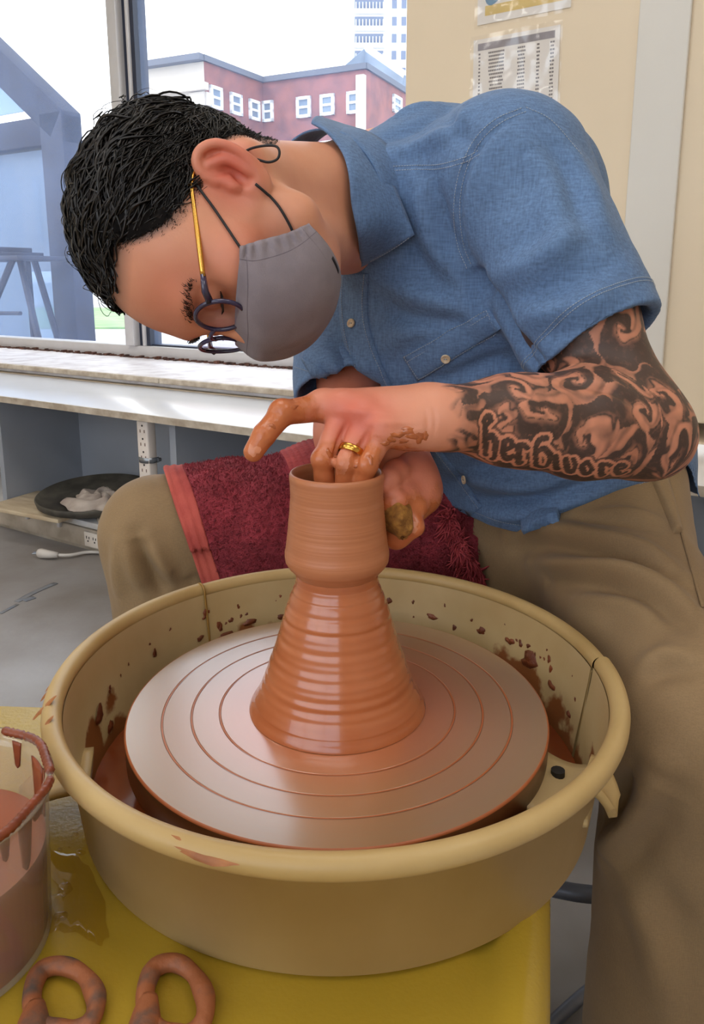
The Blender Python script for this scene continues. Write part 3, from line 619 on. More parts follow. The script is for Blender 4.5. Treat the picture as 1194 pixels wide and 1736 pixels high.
m_drip = mat('drip_slip', (142, 70, 40), .35, rgb2=(116, 54, 30), scale=40)
def bdrip(a, z1, z0, wd):
    r = lambda z: rb(z)-.0028
    B().grid(lambda u, v: bc_+np.array([math.cos(a+wd*(v-.5)*(1-.5*u)), math.sin(a+wd*(v-.5)*(1-.5*u)), 0])*(r(z1+(z0-z1)*u))+np.array([0, 0, z1+(z0-z1)*u*(1-.25*abs(v-.5))]), 8, 6).build('drip', m_drip, bk_, smooth=True, solid=.001)
for a, z1, z0, wd in ((.35, BH, BH-.03, .25), (.7, BH-.004, BH-.05, .3), (1.1, BH, BH-.02, .12), (1.5, BH, BH-.012, .3), (-.2, BH, BH-.04, .22), (-.45, BH-.002, BH-.02, .12), (.05, BH, BH-.015, .4)): bdrip(a, z1, z0, wd)
for a0, a1 in ((-.75, .2), (.3, 1.3)):
    B().tube([bc_+np.array([(RB+.001+.0012*math.sin(9*a))*math.cos(a), (RB+.001+.0012*math.sin(9*a))*math.sin(a), BH+.004]) for a in np.linspace(a0, a1, 40)], [.0022+.0012*abs(math.sin(i*1.3)) for i in range(40)], 6).build('rim_slip', m_drip, bk_, smooth=True)
# two wooden loop handled tools caked in clay
m_tool = mat('clay_caked_wood', (156, 92, 56), .6, rgb2=(82, 70, 64), scale=38, bump=.8, bscale=90, detail=7, lo=.36, hi=.52)
def looptool(loop, shank, label, hole):
    e = empty('loop_tool', gp(*loop[0], ZT), label, 'tool', 'loop handled tools on the wheel table')
    P = cat_rom([gp(x, y, ZT+.0062) for x, y in loop], 6, True); n = len(P)
    
    B().tube(P, [.0056+.0005*math.sin(i*.45)+.0003*math.sin(i*.8+1) for i in range(n)], 12, closed=True, flat=.9).build('loop_handle', m_tool, e, smooth=True)
    S = cat_rom([gp(x, y, ZT+.0075) for x, y, r in shank], 6); rr = np.interp(np.linspace(0, 1, len(S)), np.linspace(0, 1, len(shank)), [r for x, y, r in shank])
    B().tube(S, rr, 12, flat=.75).build('shank', m_tool, e, smooth=True)
looptool([(68, 1648), (104, 1637), (142, 1654), (163, 1692), (153, 1732), (112, 1748), (70, 1736), (54, 1694)], [(60, 1702, .0055), (56, 1735, .009), (46, 1790, .010), (20, 1920, .009)], 'wooden loop tool caked with red clay beside the slip bucket', None)
looptool([(260, 1644), (296, 1632), (328, 1652), (348, 1692), (343, 1734), (310, 1756), (268, 1744), (246, 1696)], [(252, 1690, .0055), (246, 1730, .009), (238, 1800, .010), (220, 1910, .009)], 'wooden loop tool caked with red clay in front of the pan', None)

# worn blue-grey paint streaks on the floor
m_streak = mat('floor_paint_streak', (112, 122, 138), .6, rgb2=(134, 134, 136), scale=30)
for pts_, wd_ in (([(28, 1020), (60, 1003), (95, 988)], .010), ([(40, 1018), (58, 1012)], .012), ([(0, 1040), (30, 1024)], .006)):
    P = [gp(x, y, .0012) for x, y in cat_rom(pts_, 4)]; B().tube(P, wd_, 8, flat=.03, up=(0, 0, 1)).build('paint_streak', m_streak, FLOOR, smooth=True)
# ------------------------------------------------------------ sculpting helper: smooth-blended volumes to one skin
def nrm(v): v = np.asarray(v, float); return v/np.linalg.norm(v)
class Sculpt:
    def __init__(self): self.p = []
    def _add(self, lo, hi, fn, k, op): self.p.append((np.array(lo)-k, np.array(hi)+k, fn, k, op)); return self
    def seg(self, a, b, r0, r1, k=.01, S=None, s0=1., s1=None, op='+', cap=None):
        a = np.asarray(a, float); b = np.asarray(b, float); s1 = s0 if s1 is None else s1; ab = b-a; L2 = ab@ab
        R = max(r0*max(1, s0), r1*max(1, s1)); lo = np.minimum(a, b)-R; hi = np.maximum(a, b)+R
        a32, ab32 = a.astype(np.float32), ab.astype(np.float32); S32 = None if S is None else nrm(S).astype(np.float32)
        def fn(P):
            q = P-a32; h = np.clip((q@ab32)/L2, 0, 1); q = q-h[:, None]*ab32; r = r0+(r1-r0)*h
            if S32 is None: e = np.sqrt((q*q).sum(1))-r
            else:
                w_ = q@S32; rest = np.maximum((q*q).sum(1)-w_*w_, 0); sc = s0+(s1-s0)*h
                e = np.sqrt(w_*w_/(sc*sc)+rest)-r
            for cp, cn in (cap or ()): e = np.maximum(e, (P-cp.astype(np.float32))@nrm(cn).astype(np.float32))
            return e
        return self._add(lo, hi, fn, k, op)
    def chain(self, pts, rad, k=.008, op='+'):
        for i in range(len(pts)-1): self.seg(pts[i], pts[i+1], rad[i], rad[i+1], k, op=op)
        return self
    def ell(self, c, ax, r, k=.01, op='+'):            # ax: 3 unit axes as rows
        c = np.asarray(c, np.float32); A = np.array(ax, np.float32); r = np.array(r, np.float32); ext = np.sqrt(((A*r[:, None])**2).sum(0))
        def fn(P):
            q = (P-c)@A.T; k0 = np.sqrt(((q/r)**2).sum(1)); k1 = np.sqrt(((q/(r*r))**2).sum(1))+1e-6; return k0*(k0-1)/k1
        return self._add(c-ext, c+ext, fn, k, op)
    def cut(self, p, n, k=.003):                        # keep the side against n
        p = np.asarray(p, np.float32); n = nrm(n).astype(np.float32)
        self.p.append((None, None, lambda P: (P-p)@n, k, '*')); return self
    def val(self, P, margin=.03):
        d = np.full(len(P), 9., np.float32)
        for lo, hi, fn, k, op in self.p:
            if lo is None: m = slice(None); Q = P
            else:
                mm = ((P > lo-margin) & (P < hi+margin)).all(1)
                if not mm.any(): continue
                m = np.nonzero(mm)[0]; Q = P[m]
            e = fn(Q).astype(np.float32); c = d[m]
            if op == '+': h = np.maximum(k-np.abs(c-e), 0)/k; d[m] = np.minimum(c, e)-h*h*k*.25
            else:
                if op == '-': e = -e
                h = np.maximum(k-np.abs(c-e), 0)/k; d[m] = np.maximum(c, e)+h*h*k*.25
        return d
    def mesh(self, h, lo=None, hi=None, smooth=2):
        if lo is None:
            lo = np.min([p[0] for p in self.p if p[0] is not None and p[4] == '+'], 0)-2*h; hi = np.max([p[1] for p in self.p if p[0] is not None and p[4] == '+'], 0)+2*h
        lo = np.asarray(lo, float); nb = np.ceil((np.asarray(hi)-lo)/(4*h)).astype(int)+1
        bi = np.stack(np.meshgrid(*[np.arange(x) for x in nb], indexing='ij'), -1).reshape(-1, 3)
        ctr = (lo+(bi*4+1.5)*h).astype(np.float32); dc = self.val(ctr, .05); act = np.abs(dc) < 2*1.74*h*1.75+.003
        n = nb*4; vol = np.repeat(np.repeat(np.repeat(np.where(dc < 0, -1., 1.).astype(np.float32).reshape(nb), 4, 0), 4, 1), 4, 2)
        ab = bi[act]; off = np.stack(np.meshgrid(*[np.arange(4)]*3, indexing='ij'), -1).reshape(-1, 3)
        fi = (ab[:, None]*4+off[None]).reshape(-1, 3); P = (lo+fi*h).astype(np.float32)
        vol[fi[:, 0], fi[:, 1], fi[:, 2]] = self.val(P)
        V, F = surface_nets(vol); V = lo+V*h
        for _ in range(smooth): V = laplace(V, F, .5)
        return V, F
def surface_nets(v):
    s = v < 0; c = np.zeros([x-1 for x in v.shape], np.uint8)
    for dx in (0, 1):
        for dy in (0, 1):
            for dz in (0, 1): c += s[dx:s.shape[0]-1+dx, dy:s.shape[1]-1+dy, dz:s.shape[2]-1+dz]
    cells = np.argwhere((c > 0) & (c < 8)); idx = np.full(c.shape, -1, np.int32); idx[tuple(cells.T)] = np.arange(len(cells))
    acc = np.zeros((len(cells), 3)); cnt = np.zeros(len(cells))
    cor = [(a, b, d) for a in (0, 1) for b in (0, 1) for d in (0, 1)]; i, j, k = cells.T
    val = {q: v[i+q[0], j+q[1], k+q[2]] for q in cor}
    for q in cor:
        for ax in range(3):
            if q[ax] == 0:
                r = list(q); r[ax] = 1; r = tuple(r); a, b = val[q], val[r]; m = (a < 0) != (b < 0)
                t = a[m]/(a[m]-b[m]); p = np.tile(np.array(q, float), (m.sum(), 1)); p[:, ax] += t; acc[m] += p; cnt[m] += 1
    V = cells+acc/cnt[:, None]; Fs = []
    for ax in range(3):
        sl0 = [slice(None)]*3; sl1 = [slice(None)]*3; sl0[ax] = slice(0, -1); sl1[ax] = slice(1, None)
        a = s[tuple(sl0)]; b = s[tuple(sl1)]; e = np.argwhere(a != b)
        u, w_ = [x for x in range(3) if x != ax]
        e = e[(e[:, u] > 0) & (e[:, w_] > 0) & (e[:, u] < c.shape[u]) & (e[:, w_] < c.shape[w_])]
        o1 = np.zeros(3, int); o1[u] = 1; o2 = np.zeros(3, int); o2[w_] = 1
        q = np.stack([idx[tuple((e-o1-o2).T)], idx[tuple((e-o2).T)], idx[tuple(e.T)], idx[tuple((e-o1).T)]], 1)
        inside = a[tuple(e.T)]; flip = inside if ax != 1 else ~inside
        q[~flip] = q[~flip][:, ::-1]; Fs.append(q)
    F = np.concatenate(Fs); F = F[(F >= 0).all(1)]; return V, F
def laplace(V, F, w_=.5):
    A = np.zeros_like(V); C = np.zeros(len(V))
    for a, b in ((0, 1), (1, 2), (2, 3), (3, 0)):
        for x, y in ((a, b), (b, a)):
            for k in range(3): A[:, k] += np.bincount(F[:, x], V[F[:, y], k], len(V))
            C += np.bincount(F[:, x], minlength=len(V))
    return V*(1-w_)+w_*A/np.maximum(C, 1)[:, None]
def vnormals(V, F):
    n = np.cross(V[F[:, 2]]-V[F[:, 0]], V[F[:, 3]]-V[F[:, 1]]); A = np.zeros_like(V)
    for c in range(4):
        for k in range(3): A[:, k] += np.bincount(F[:, c], n[:, k], len(V))
    return A/(np.linalg.norm(A, axis=1)[:, None]+1e-12)
def bvh_of(V, F): return BVHTree.FromPolygons(V.tolist(), F.tolist())
def hit(bvh, x, y, off=0.):
    r_ = nrm(ray(x, y)); h = bvh.ray_cast(Vector(CAM), Vector(r_))
    if h[0] is None: return None, None
    n = np.array(h[1]); n = n if n@r_ < 0 else -n
    return np.array(h[0])+n*off, n
def hits(bvh, pts, off=0.): return np.array([p for p in (hit(bvh, x, y, off)[0] for x, y in pts) if p is not None])
def dist_poly(V, P):
    D = np.full(len(V), 9.); T = np.zeros(len(V)); n = len(P)-1
    for i in range(n):
        a, b = P[i], P[i+1]; ab = b-a; q = V-a; h = np.clip((q@ab)/(ab@ab+1e-12), 0, 1); d = np.linalg.norm(q-h[:, None]*ab, axis=1); m = d < D; D[m] = d[m]; T[m] = ((i+h)/n)[m]
    return D, T
def folds(V, F, lst, bvh=None):              # each fold: pixel polyline, height, width; laid on the surface it crosses
    bvh = bvh or bvh_of(V, F); N = vnormals(V, F); disp = np.zeros(len(V))
    for pts, amp, wd in lst:
        P = hits(bvh, cat_rom(pts, 4))
        if len(P) < 2: continue
        m = ((V > P.min(0)-3*wd) & (V < P.max(0)+3*wd)).all(1); ix = np.nonzero(m)[0]
        D, T = dist_poly(V[ix], P); disp[ix] += amp*np.exp(-(D/wd)**2)*np.clip(np.sin(PI*np.clip(T, .04, .96))**.6, 0, 1)
    return V+N*disp[:, None]

# ------------------------------------------------------------ the potter: joints
CD = lambda r, u, d: CR*r+CU*u+CF*d           # camera-space direction to world
HO = np.array([-.1094, .7454, .9356]); HL_, HF, HU = np.array([.1388, -.8898, .4347]), np.array([.094, -.4252, -.9002]), np.array([-.9858, -.1658, -.0246])
def HP(x, y, z): return HO+(HL_*x+HF*y+HU*z)/1000.
HAX = [HL_, HF, HU]
SX = nrm(CD(.50, .12, -.86))                  # across the chest, to his left
J = dict(neck=at(607, 340, .885), shL=at(868, 305, .83), shR=at(595, 480, 1.06), elL=at(1078, 724, .742), wrL=at(742, 706, .648),
         elR=at(602, 735, .95), wrR=at(668, 775, .735), pel=at(935, 850, 1.06), hipL=at(992, 868, 1.0), hipR=at(838, 858, 1.12),
         knL=at(1180, 1225, .71), knR=at(268, 903, 1.04))
J['anL'] = np.array([J['knL'][0]+.005, J['knL'][1]+.03, .10]); J['anR'] = np.array([J['knR'][0]+.02, J['knR'][1]-.02, .10])
# --- head and neck
def build_head(h):
    s = Sculpt()
    s.ell(HP(0, -10, 46), HAX, (.0755, .098, .088), .02)
    s.ell(HP(0, 30, 48), HAX, (.066, .062, .062), .03)
    s.seg(HP(0, 36, 22), HP(0, 46, -58), .054, .035, .03, HL_, 1.16, 1.08)
    s.seg(HP(-30, 80, 37), HP(30, 80, 37), .0125, .0125, .02)
    for q in (-1, 1):
        s.ell(HP(50*q, 58, 0), HAX, (.021, .026, .020), .025)
        s.seg(HP(57*q, 6, -26), HP(49*q, 20, -52), .016, .016, .025); s.seg(HP(49*q, 20, -52), HP(18*q, 66, -70), .018, .016, .02)
        s.ell(HP(33*q, 96, 20), HAX, (.020, .016, .014), .016, '-')
        s.ell(HP(32*q, 79, 22), HAX, (.0165, .0125, .0125), .006)
    s.seg(HP(0, 87, 30), HP(0, 103, -8), .0080, .0112, .012); s.ell(HP(0, 97, -13), HAX, (.016, .011, .010), .008)
    s.ell(HP(0, 76, -46), HAX, (.028, .016, .022), .02); s.ell(HP(0, 74, -70), HAX, (.02, .014, .014), .015)
    # neck
    nb = J['neck']+nrm(J['neck']-HO)*.05
    s.seg(HP(0, -22, 0), J['neck'], .058, .060, .03); s.seg(J['neck'], nb, .060, .075, .03)
    s.seg(HP(55, -28, -12), J['neck']+SX*-.0+CD(-.02, -.055, -.02), .020, .016, .02)
    s.seg(HP(5, 22, -62), J['neck']+CD(-.005, -.045, .02), .026, .028, .03)
    # ear, in its own plane
    eu = nrm(HU*.94+HF*-.30+HL_*.10); eb = HF*-.86+HL_*.50; eb = nrm(eb-eu*(eb@eu)); en = np.cross(eu, eb); en = en if en@HL_ > 0 else -en
    ec = HP(73, 2, 2)
    EP = lambda b, u, n=0: ec+(eb*b*.86+eu*u*.88+en*n)/1000.
    s.ell(EP(15, 3, 1), [eb, eu, en], (.0175, .031, .0045), .006); s.ell(EP(10, -24, 1), [eb, eu, en], (.010, .011, .0048), .006)
    s.ell(EP(10, -3, 8), [eb, eu, en], (.0105, .0145, .0095), .004, '-'); s.ell(EP(20, 20, 6.5), [eb, eu, en], (.006, .010, .0052), .004, '-')
    hx = cat_rom([EP(5, 2, 2), EP(-1, 12, 3), EP(1, 25, 4), EP(10, 34, 4), EP(22, 33, 4), EP(31, 23, 5), EP(33, 8, 5), EP(29, -8, 5), EP(20, -20, 4), EP(13, -28, 3)], 3)
    s.chain(hx, np.linspace(.0036, .0032, len(hx)), .003)
    ah = cat_rom([EP(11, 23, 3), EP(20, 12, 3.5), EP(21, 0, 3.5), EP(16, -14, 3.5)], 3); s.chain(ah, np.full(len(ah), .0030), .004)
    s.ell(EP(0, -3, 4), [eb, eu, en], (.0045, .007, .004), .004)
    lo = np.minimum(HP(0, 0, 0)-.175, nb-.10); hi = np.maximum(HO+.175, nb+.10)
    return s, s.mesh(h, lo, hi), (EP, eu, eb, en)
# --- near arm with the hand inside the cup
FINGL = dict(index=[(548, 690, .652), (480, 700, .628), (448, 737, .616), (430, 766, .613)],
             middle=[(582, 694, .645), (549, 780, .632), (550, 830, .636), (556, 862, .640)],
             ring=[(618, 708, .637), (587, 787, .624), (584, 835, .630), (588, 862, .635)],
             little=[(650, 734, .630), (622, 790, .621), (610, 830, .626), (606, 855, .632)])
def build_armL(h):
    s = Sculpt(); sh, el, wr = J['shL'], J['elL'], J['wrL']
    UPA = nrm(np.cross(el-sh, wr-el))
    s.seg(sh, sh+(el-sh)*.55, .050, .048, .02); s.seg(sh+(el-sh)*.5, el, .048, .043, .03)
    s.ell(sh+(el-sh)*.62+nrm(wr-el)*.012, np.eye(3), (.044, .044, .044), .03)
    s.seg(el, el+(wr-el)*.30, .043, .0445, .03); s.seg(el+(wr-el)*.30, el+(wr-el)*.66, .0445, .034, .03); s.seg(el+(wr-el)*.62, wr, .035, .0245, .03, CD(.15, .55, -.8), 1.0, 1.16)
    s.ell(el+nrm(el-wr)*.012+CD(.012, -.012, 0), np.eye(3), (.03, .032, .03), .025)
    F_ = {k: [at(*p) for p in v] for k, v in FINGL.items()}
    rr = dict(index=(.0120, .0100, .0092, .0080), middle=(.0104, .0089, .0084, .0078), ring=(.0100, .0085, .0080, .0074), little=(.0098, .0083, .0076, .007))
    wd = nrm(F_['little'][0]-F_['index'][0])
    base = {k: wr+wd*o for k, o in dict(index=-.018, middle=-.006, ring=.006, little=.017).items()}
    for k in F_:
        s.seg(base[k], F_[k][0], .0190, .0122, .014)
        P = F_[k]; s.chain(P, rr[k], .0025)
        s.ell(P[0]+CD(0, .003, -.003), np.eye(3), (.0118,)*3, .008)       # knuckle
        s.ell(P[1]+CD(-.001, .001, -.002), np.eye(3), (rr[k][1]*1.03,)*3, .004)
    # thumb: leaves the wrist side of the palm and goes down behind the cup rim
    T = [wr+CD(-.025, -.010, .010), at(655, 742, .672), at(648, 790, .690), at(662, 812, .695)]
    s.chain(T, (.019, .0150, .0118, .0095), .012)
    # webbing between palm and fingers
    s.seg(F_['index'][0]+CD(.012, -.006, .010), F_['little'][0]+CD(.014, .0, .010), .010, .010, .010)
    V, F = s.mesh(h, smooth=2)
    fl = []
    # tendons, wrist creases, finger joint creases
    for k, o in (('index', 0), ('middle', 0), ('ring', 0), ('little', 0)):
        pass
    return s, V, F, F_
def build_armR(h):
    s = Sculpt(); s.seg(J['shR'], J['elR'], .055, .043, .02); s.seg(J['elR'], J['elR']+(J['wrR']-J['elR'])*.4, .044, .042, .03); s.seg(J['elR']+(J['wrR']-J['elR'])*.4, J['wrR'], .042, .028, .02)
    w_ = J['wrR']
    # palm seen from its thumb side, fingers closed on the sponge against the cup
    m = [at(694, 790, .695), at(704, 806, .690), at(708, 824, .688), at(706, 842, .688)]
    for q in m: s.seg(w_, q, .022, .0165, .016)
    s.seg(at(672, 778, .72), at(716, 838, .70), .020, .015, .015)
    fs = [[m[0], at(672, 800, .668), at(660, 812, .655), at(652, 822, .652)], [m[1], at(690, 838, .668), at(672, 850, .655), at(660, 858, .655)], [m[2], at(704, 858, .672), at(688, 872, .665), at(670, 880, .664)], [m[3], at(700, 868, .69), at(682, 882, .69), at(664, 890, .69)]]
    for f_ in fs: s.chain(f_, (.0125, .0105, .009, .008), .005)
    s.chain([at(672, 795, .72), at(660, 860, .70), at(672, 908, .672), at(704, 893, .660)], (.016, .0125, .0105, .0088), .008)      # thumb under the sponge
    return s, s.mesh(h, smooth=2)
# --- shirt
ARM_D = nrm(J['elL']-J['shL'])
HEM_L = J['shL']+(J['elL']-J['shL'])*.705
HEM_N = nrm(ARM_D+CD(.10, .12, 0))
TOR = dict(pel=at(952, 868, 1.06), waist=at(905, 735, 1.04), chest=at(790, 490, .975), up=at(735, 355, .955))
HA, HB_, HC_ = at(790, 874, .95), at(905, 900, .89), at(1160, 808, 1.06)
HEMB_N = np.cross(HB_-HA, HC_-HA); HEMB_N = nrm(HEMB_N if HEMB_N[2] < 0 else -HEMB_N)
ELR_D = nrm(J['elR']-J['shR']); HEM_R = J['shR']+(J['elR']-J['shR'])*.80
def build_shirt(h):
    s = Sculpt(); T = TOR; SA = nrm(np.cross(ARM_D, CF))
    bc = [(HA, HEMB_N)]
    low = T['pel']+nrm(T['pel']-T['waist'])*.08
    s.seg(low, T['waist'], .146, .132, .05, SX, 1.34, 1.28, cap=bc); s.seg(T['waist'], T['chest'], .132, .130, .06, SX, 1.28, 1.28); s.seg(T['chest'], T['up'], .130, .096, .06, SX, 1.28, 1.4)
    s.seg(J['shL']+CD(-.01, .0, .01), J['shR'], .070, .068, .05)
    s.seg(T['up']+CD(.0, .02, -.01), J['neck']+CD(.03, .0, .015), .088, .078, .05)
    s.ell(at(900, 360, .99), np.eye(3), (.095, .10, .12), .06); s.ell(at(745, 590, .98), np.eye(3), (.11, .10, .12), .06)
    sc = [(HEM_L, HEM_N)]
    s.ell(J['shL']+CD(-.005, .005, -.01), np.eye(3), (.078, .076, .076), .04)
    s.seg(J['shL'], HEM_L+ARM_D*.06, .078, .064, .014, SA, 1.02, 1.08, cap=sc)
    s.seg(J['shR'], HEM_R+ELR_D*.06, .078, .074, .04, cap=[(HEM_R, ELR_D)])
    s.seg(at(930, 785, .965), at(1080, 765, 1.03), .088, .070, .04, cap=bc); s.seg(at(1080, 740, 1.05), at(1105, 770, 1.07), .06, .052, .03, cap=[(at(1160, 815, 1.06), HEMB_N)])
    # hollow hems and the neck hole
    s.seg(HEM_L-ARM_D*.012, HEM_L+ARM_D*.08, .0585, .0595, .002, SA, 1.02, 1.08, op='-')
    s.seg(HEM_R-ELR_D*.04, HEM_R+ELR_D*.08, .069, .069, .002, op='-')
    s.seg(low-nrm(low-T['waist'])*.10, low+nrm(low-T['waist'])*.1, .1385, .141, .002, SX, 1.34, 1.34, op='-', cap=[(HA-HEMB_N*.06, -HEMB_N)])
    NK = nrm(HP(0, -22, -10)-J['neck']); s.seg(J['neck']+NK*.045, J['neck']+NK*.16, .064, .10, .01, op='-')
    return s
# --- trousers
def build_trousers(h):
    s = Sculpt()
    s.seg(TOR['pel']+CD(-.0, .03, 0), TOR['pel']+CD(0, -.05, 0), .128, .133, .04, SX, 1.34, 1.3)
    s.seg(J['hipL'], J['knL'], .098, .079, .05); s.seg(J['hipR'], J['knR'], .104, .070, .05)
    s.seg(J['knL'], J['anL'], .080, .072, .035); s.seg(J['knR'], J['anR'], .070, .066, .03)
    for a in ('L', 'R'):
        e = J['an'+a]; s.seg(e+np.array([0, 0, .03]), e-np.array([0, 0, .05]), .066, .070, .01)
        s.seg(e, e-np.array([0, 0, .1]), .060, .062, .002, op='-')
    return s
# ------------------------------------------------------------ the potter: skin
def along(C, u): f = u*(len(C)-1); i = int(min(f, len(C)-2)); return C[i]+(C[i+1]-C[i])*(f-i)
def attr(o, name, a):
    at_ = o.data.attributes.new(name, 'FLOAT', 'POINT'); at_.data.foreach_set('value', np.asarray(a, np.float32))
def skin_material():
    m = bpy.data.materials.new('skin'); m.use_nodes = True; t, N, L, b = nodes(m)
    def A(n): x = N.new('ShaderNodeAttribute'); x.attribute_name = n; return x.outputs['Fac']
    co = N.new('ShaderNodeTexCoord'); nz = N.new('ShaderNodeTexNoise'); nz.inputs['Scale'].default_value = 22; nz.inputs['Detail'].default_value = 6; L(co.outputs['Object'], nz.inputs['Vector'])
    base = mixc(t, nz.outputs['Fac'], lin((200, 132, 100)), lin((224, 162, 130)))
    base = mixc(t, A('red'), base, lin((208, 98, 80)))
    base = mixc(t, A('stubble'), base, lin((74, 60, 54)))
    n3 = N.new('ShaderNodeTexNoise'); n3.inputs['Scale'].default_value = 190; n3.inputs['Detail'].default_value = 4; L(co.outputs['Object'], n3.inputs['Vector'])
    ink = mathn(t, 'MULTIPLY', A('ink'), mathn(t, 'MULTIPLY_ADD', n3.outputs['Fac'], .5, .70)); base = mixc(t, mathn(t, 'MINIMUM', ink, .93), base, lin((46, 42, 40)))
    n4 = N.new('ShaderNodeTexNoise'); n4.inputs['Scale'].default_value = 60; n4.inputs['Detail'].default_value = 5; L(co.outputs['Object'], n4.inputs['Vector'])
    cl_ = N.new('ShaderNodeMapRange'); cl_.inputs[1].default_value = .42; cl_.inputs[2].default_value = .62; L(mathn(t, 'ADD', A('clay'), mathn(t, 'MULTIPLY_ADD', n4.outputs['Fac'], .9, -.45)), cl_.inputs[0])
    base = mixc(t, mathn(t, 'MULTIPLY', cl_.outputs[0], .86), base, lin((188, 104, 56)))
    L(base, b.inputs['Base Color'])
    rg = N.new('ShaderNodeMapRange'); rg.inputs[3].default_value = .50; rg.inputs[4].default_value = .26; L(cl_.outputs[0], rg.inputs[0]); L(rg.outputs[0], b.inputs['Roughness'])
    b.inputs['Subsurface Weight'].default_value = .12; b.inputs['Subsurface Radius'].default_value = (.012, .005, .003); b.inputs['Subsurface Scale'].default_value = .6
    n2 = N.new('ShaderNodeTexNoise'); n2.inputs['Scale'].default_value = 420; n2.inputs['Detail'].default_value = 4; L(co.outputs['Object'], n2.inputs['Vector'])
    hh = mathn(t, 'MULTIPLY_ADD', cl_.outputs[0], mathn(t, 'MULTIPLY', n4.outputs['Fac'], 1.6), mathn(t, 'MULTIPLY', n2.outputs['Fac'], .28))
    bp = N.new('ShaderNodeBump'); bp.inputs['Strength'].default_value = .5; bp.inputs['Distance'].default_value = .0012; L(hh, bp.inputs['Height']); L(bp.outputs[0], b.inputs['Normal'])
    return m
m_skin = skin_material()
person = empty('person', np.array([J['pel'][0], J['pel'][1], 0]), 'person in blue shirt and grey face mask bending over the wheel', 'person')
hs, (HV, HFc), (EP, EU, EB, EN) = build_head(.0016)
HVl = (HV-HO)@np.stack([HL_, HF, HU], 1)*1000.          # head-local millimetres
def hairline(al): return np.interp(al, [0, 32, 50, 57, 64, 74, 84, 100, 112, 122, 136, 180], [101, 92, 88, 62, 44, 34, 30, 38, 20, -8, -28, -46])
def alpha(p): return np.degrees(np.arctan2(np.abs(p[:, 0]), p[:, 1]))
hb = HVl[:, 2]-hairline(alpha(HVl))                       # height above the hairline
stub = np.clip((hb+6)/16, 0, 1); stub[np.abs(HVl[:, 0]) > 79] = 0
earD = np.linalg.norm(HV-EP(15, 4, 2), axis=1)
red_h = np.clip(1.25-earD/.034, 0, 1)*.8+.55*np.exp(-((np.abs(HVl[:, 0])-55)**2/700+(HVl[:, 1]-55)**2/900+(HVl[:, 2]+5)**2/900))+.35*np.exp(-((HVl[:, 1]-85)**2/500+(HVl[:, 2]-55)**2/900))
aS, AV, AF, FL = build_armL(.00135)
# creases and tendons on the near hand, nail beds
abv = bvh_of(AV, AF)
hand_folds = [([(722, 690), (726, 715), (724, 742)], -.0011, .0022), ([(732, 680), (738, 712), (733, 748)], -.0009, .0018),
              ([(560, 700), (620, 693), (690, 695)], .0010, .0035), ([(590, 700), (640, 702), (700, 706)], .0011, .0032), ([(625, 716), (665, 717), (712, 716)], .0011, .0032), ([(655, 738), (690, 733), (722, 728)], .0009, .003),
              ([(590, 716), (576, 745), (568, 775), (567, 800)], -.0026, .0024), ([(628, 728), (616, 750), (606, 775), (604, 800)], -.0026, .0024),
              ([(470, 694), (476, 706)], -.0008, .0015), ([(464, 697), (471, 712)], -.0007, .0013), ([(446, 729), (455, 742)], -.0007, .0013),
              ([(540, 690), (538, 712), (541, 735)], -.0012, .003),
              ([(1000, 655), (1040, 662), (1085, 690)], -.0035, .006), ([(930, 654), (990, 652), (1040, 662)], -.003, .006),
              ([(760, 668), (880, 668), (980, 672)], .0015, .010), ([(800, 720), (900, 735), (1020, 760)], -.0012, .008)]
AV = folds(AV, AF, hand_folds, abv)
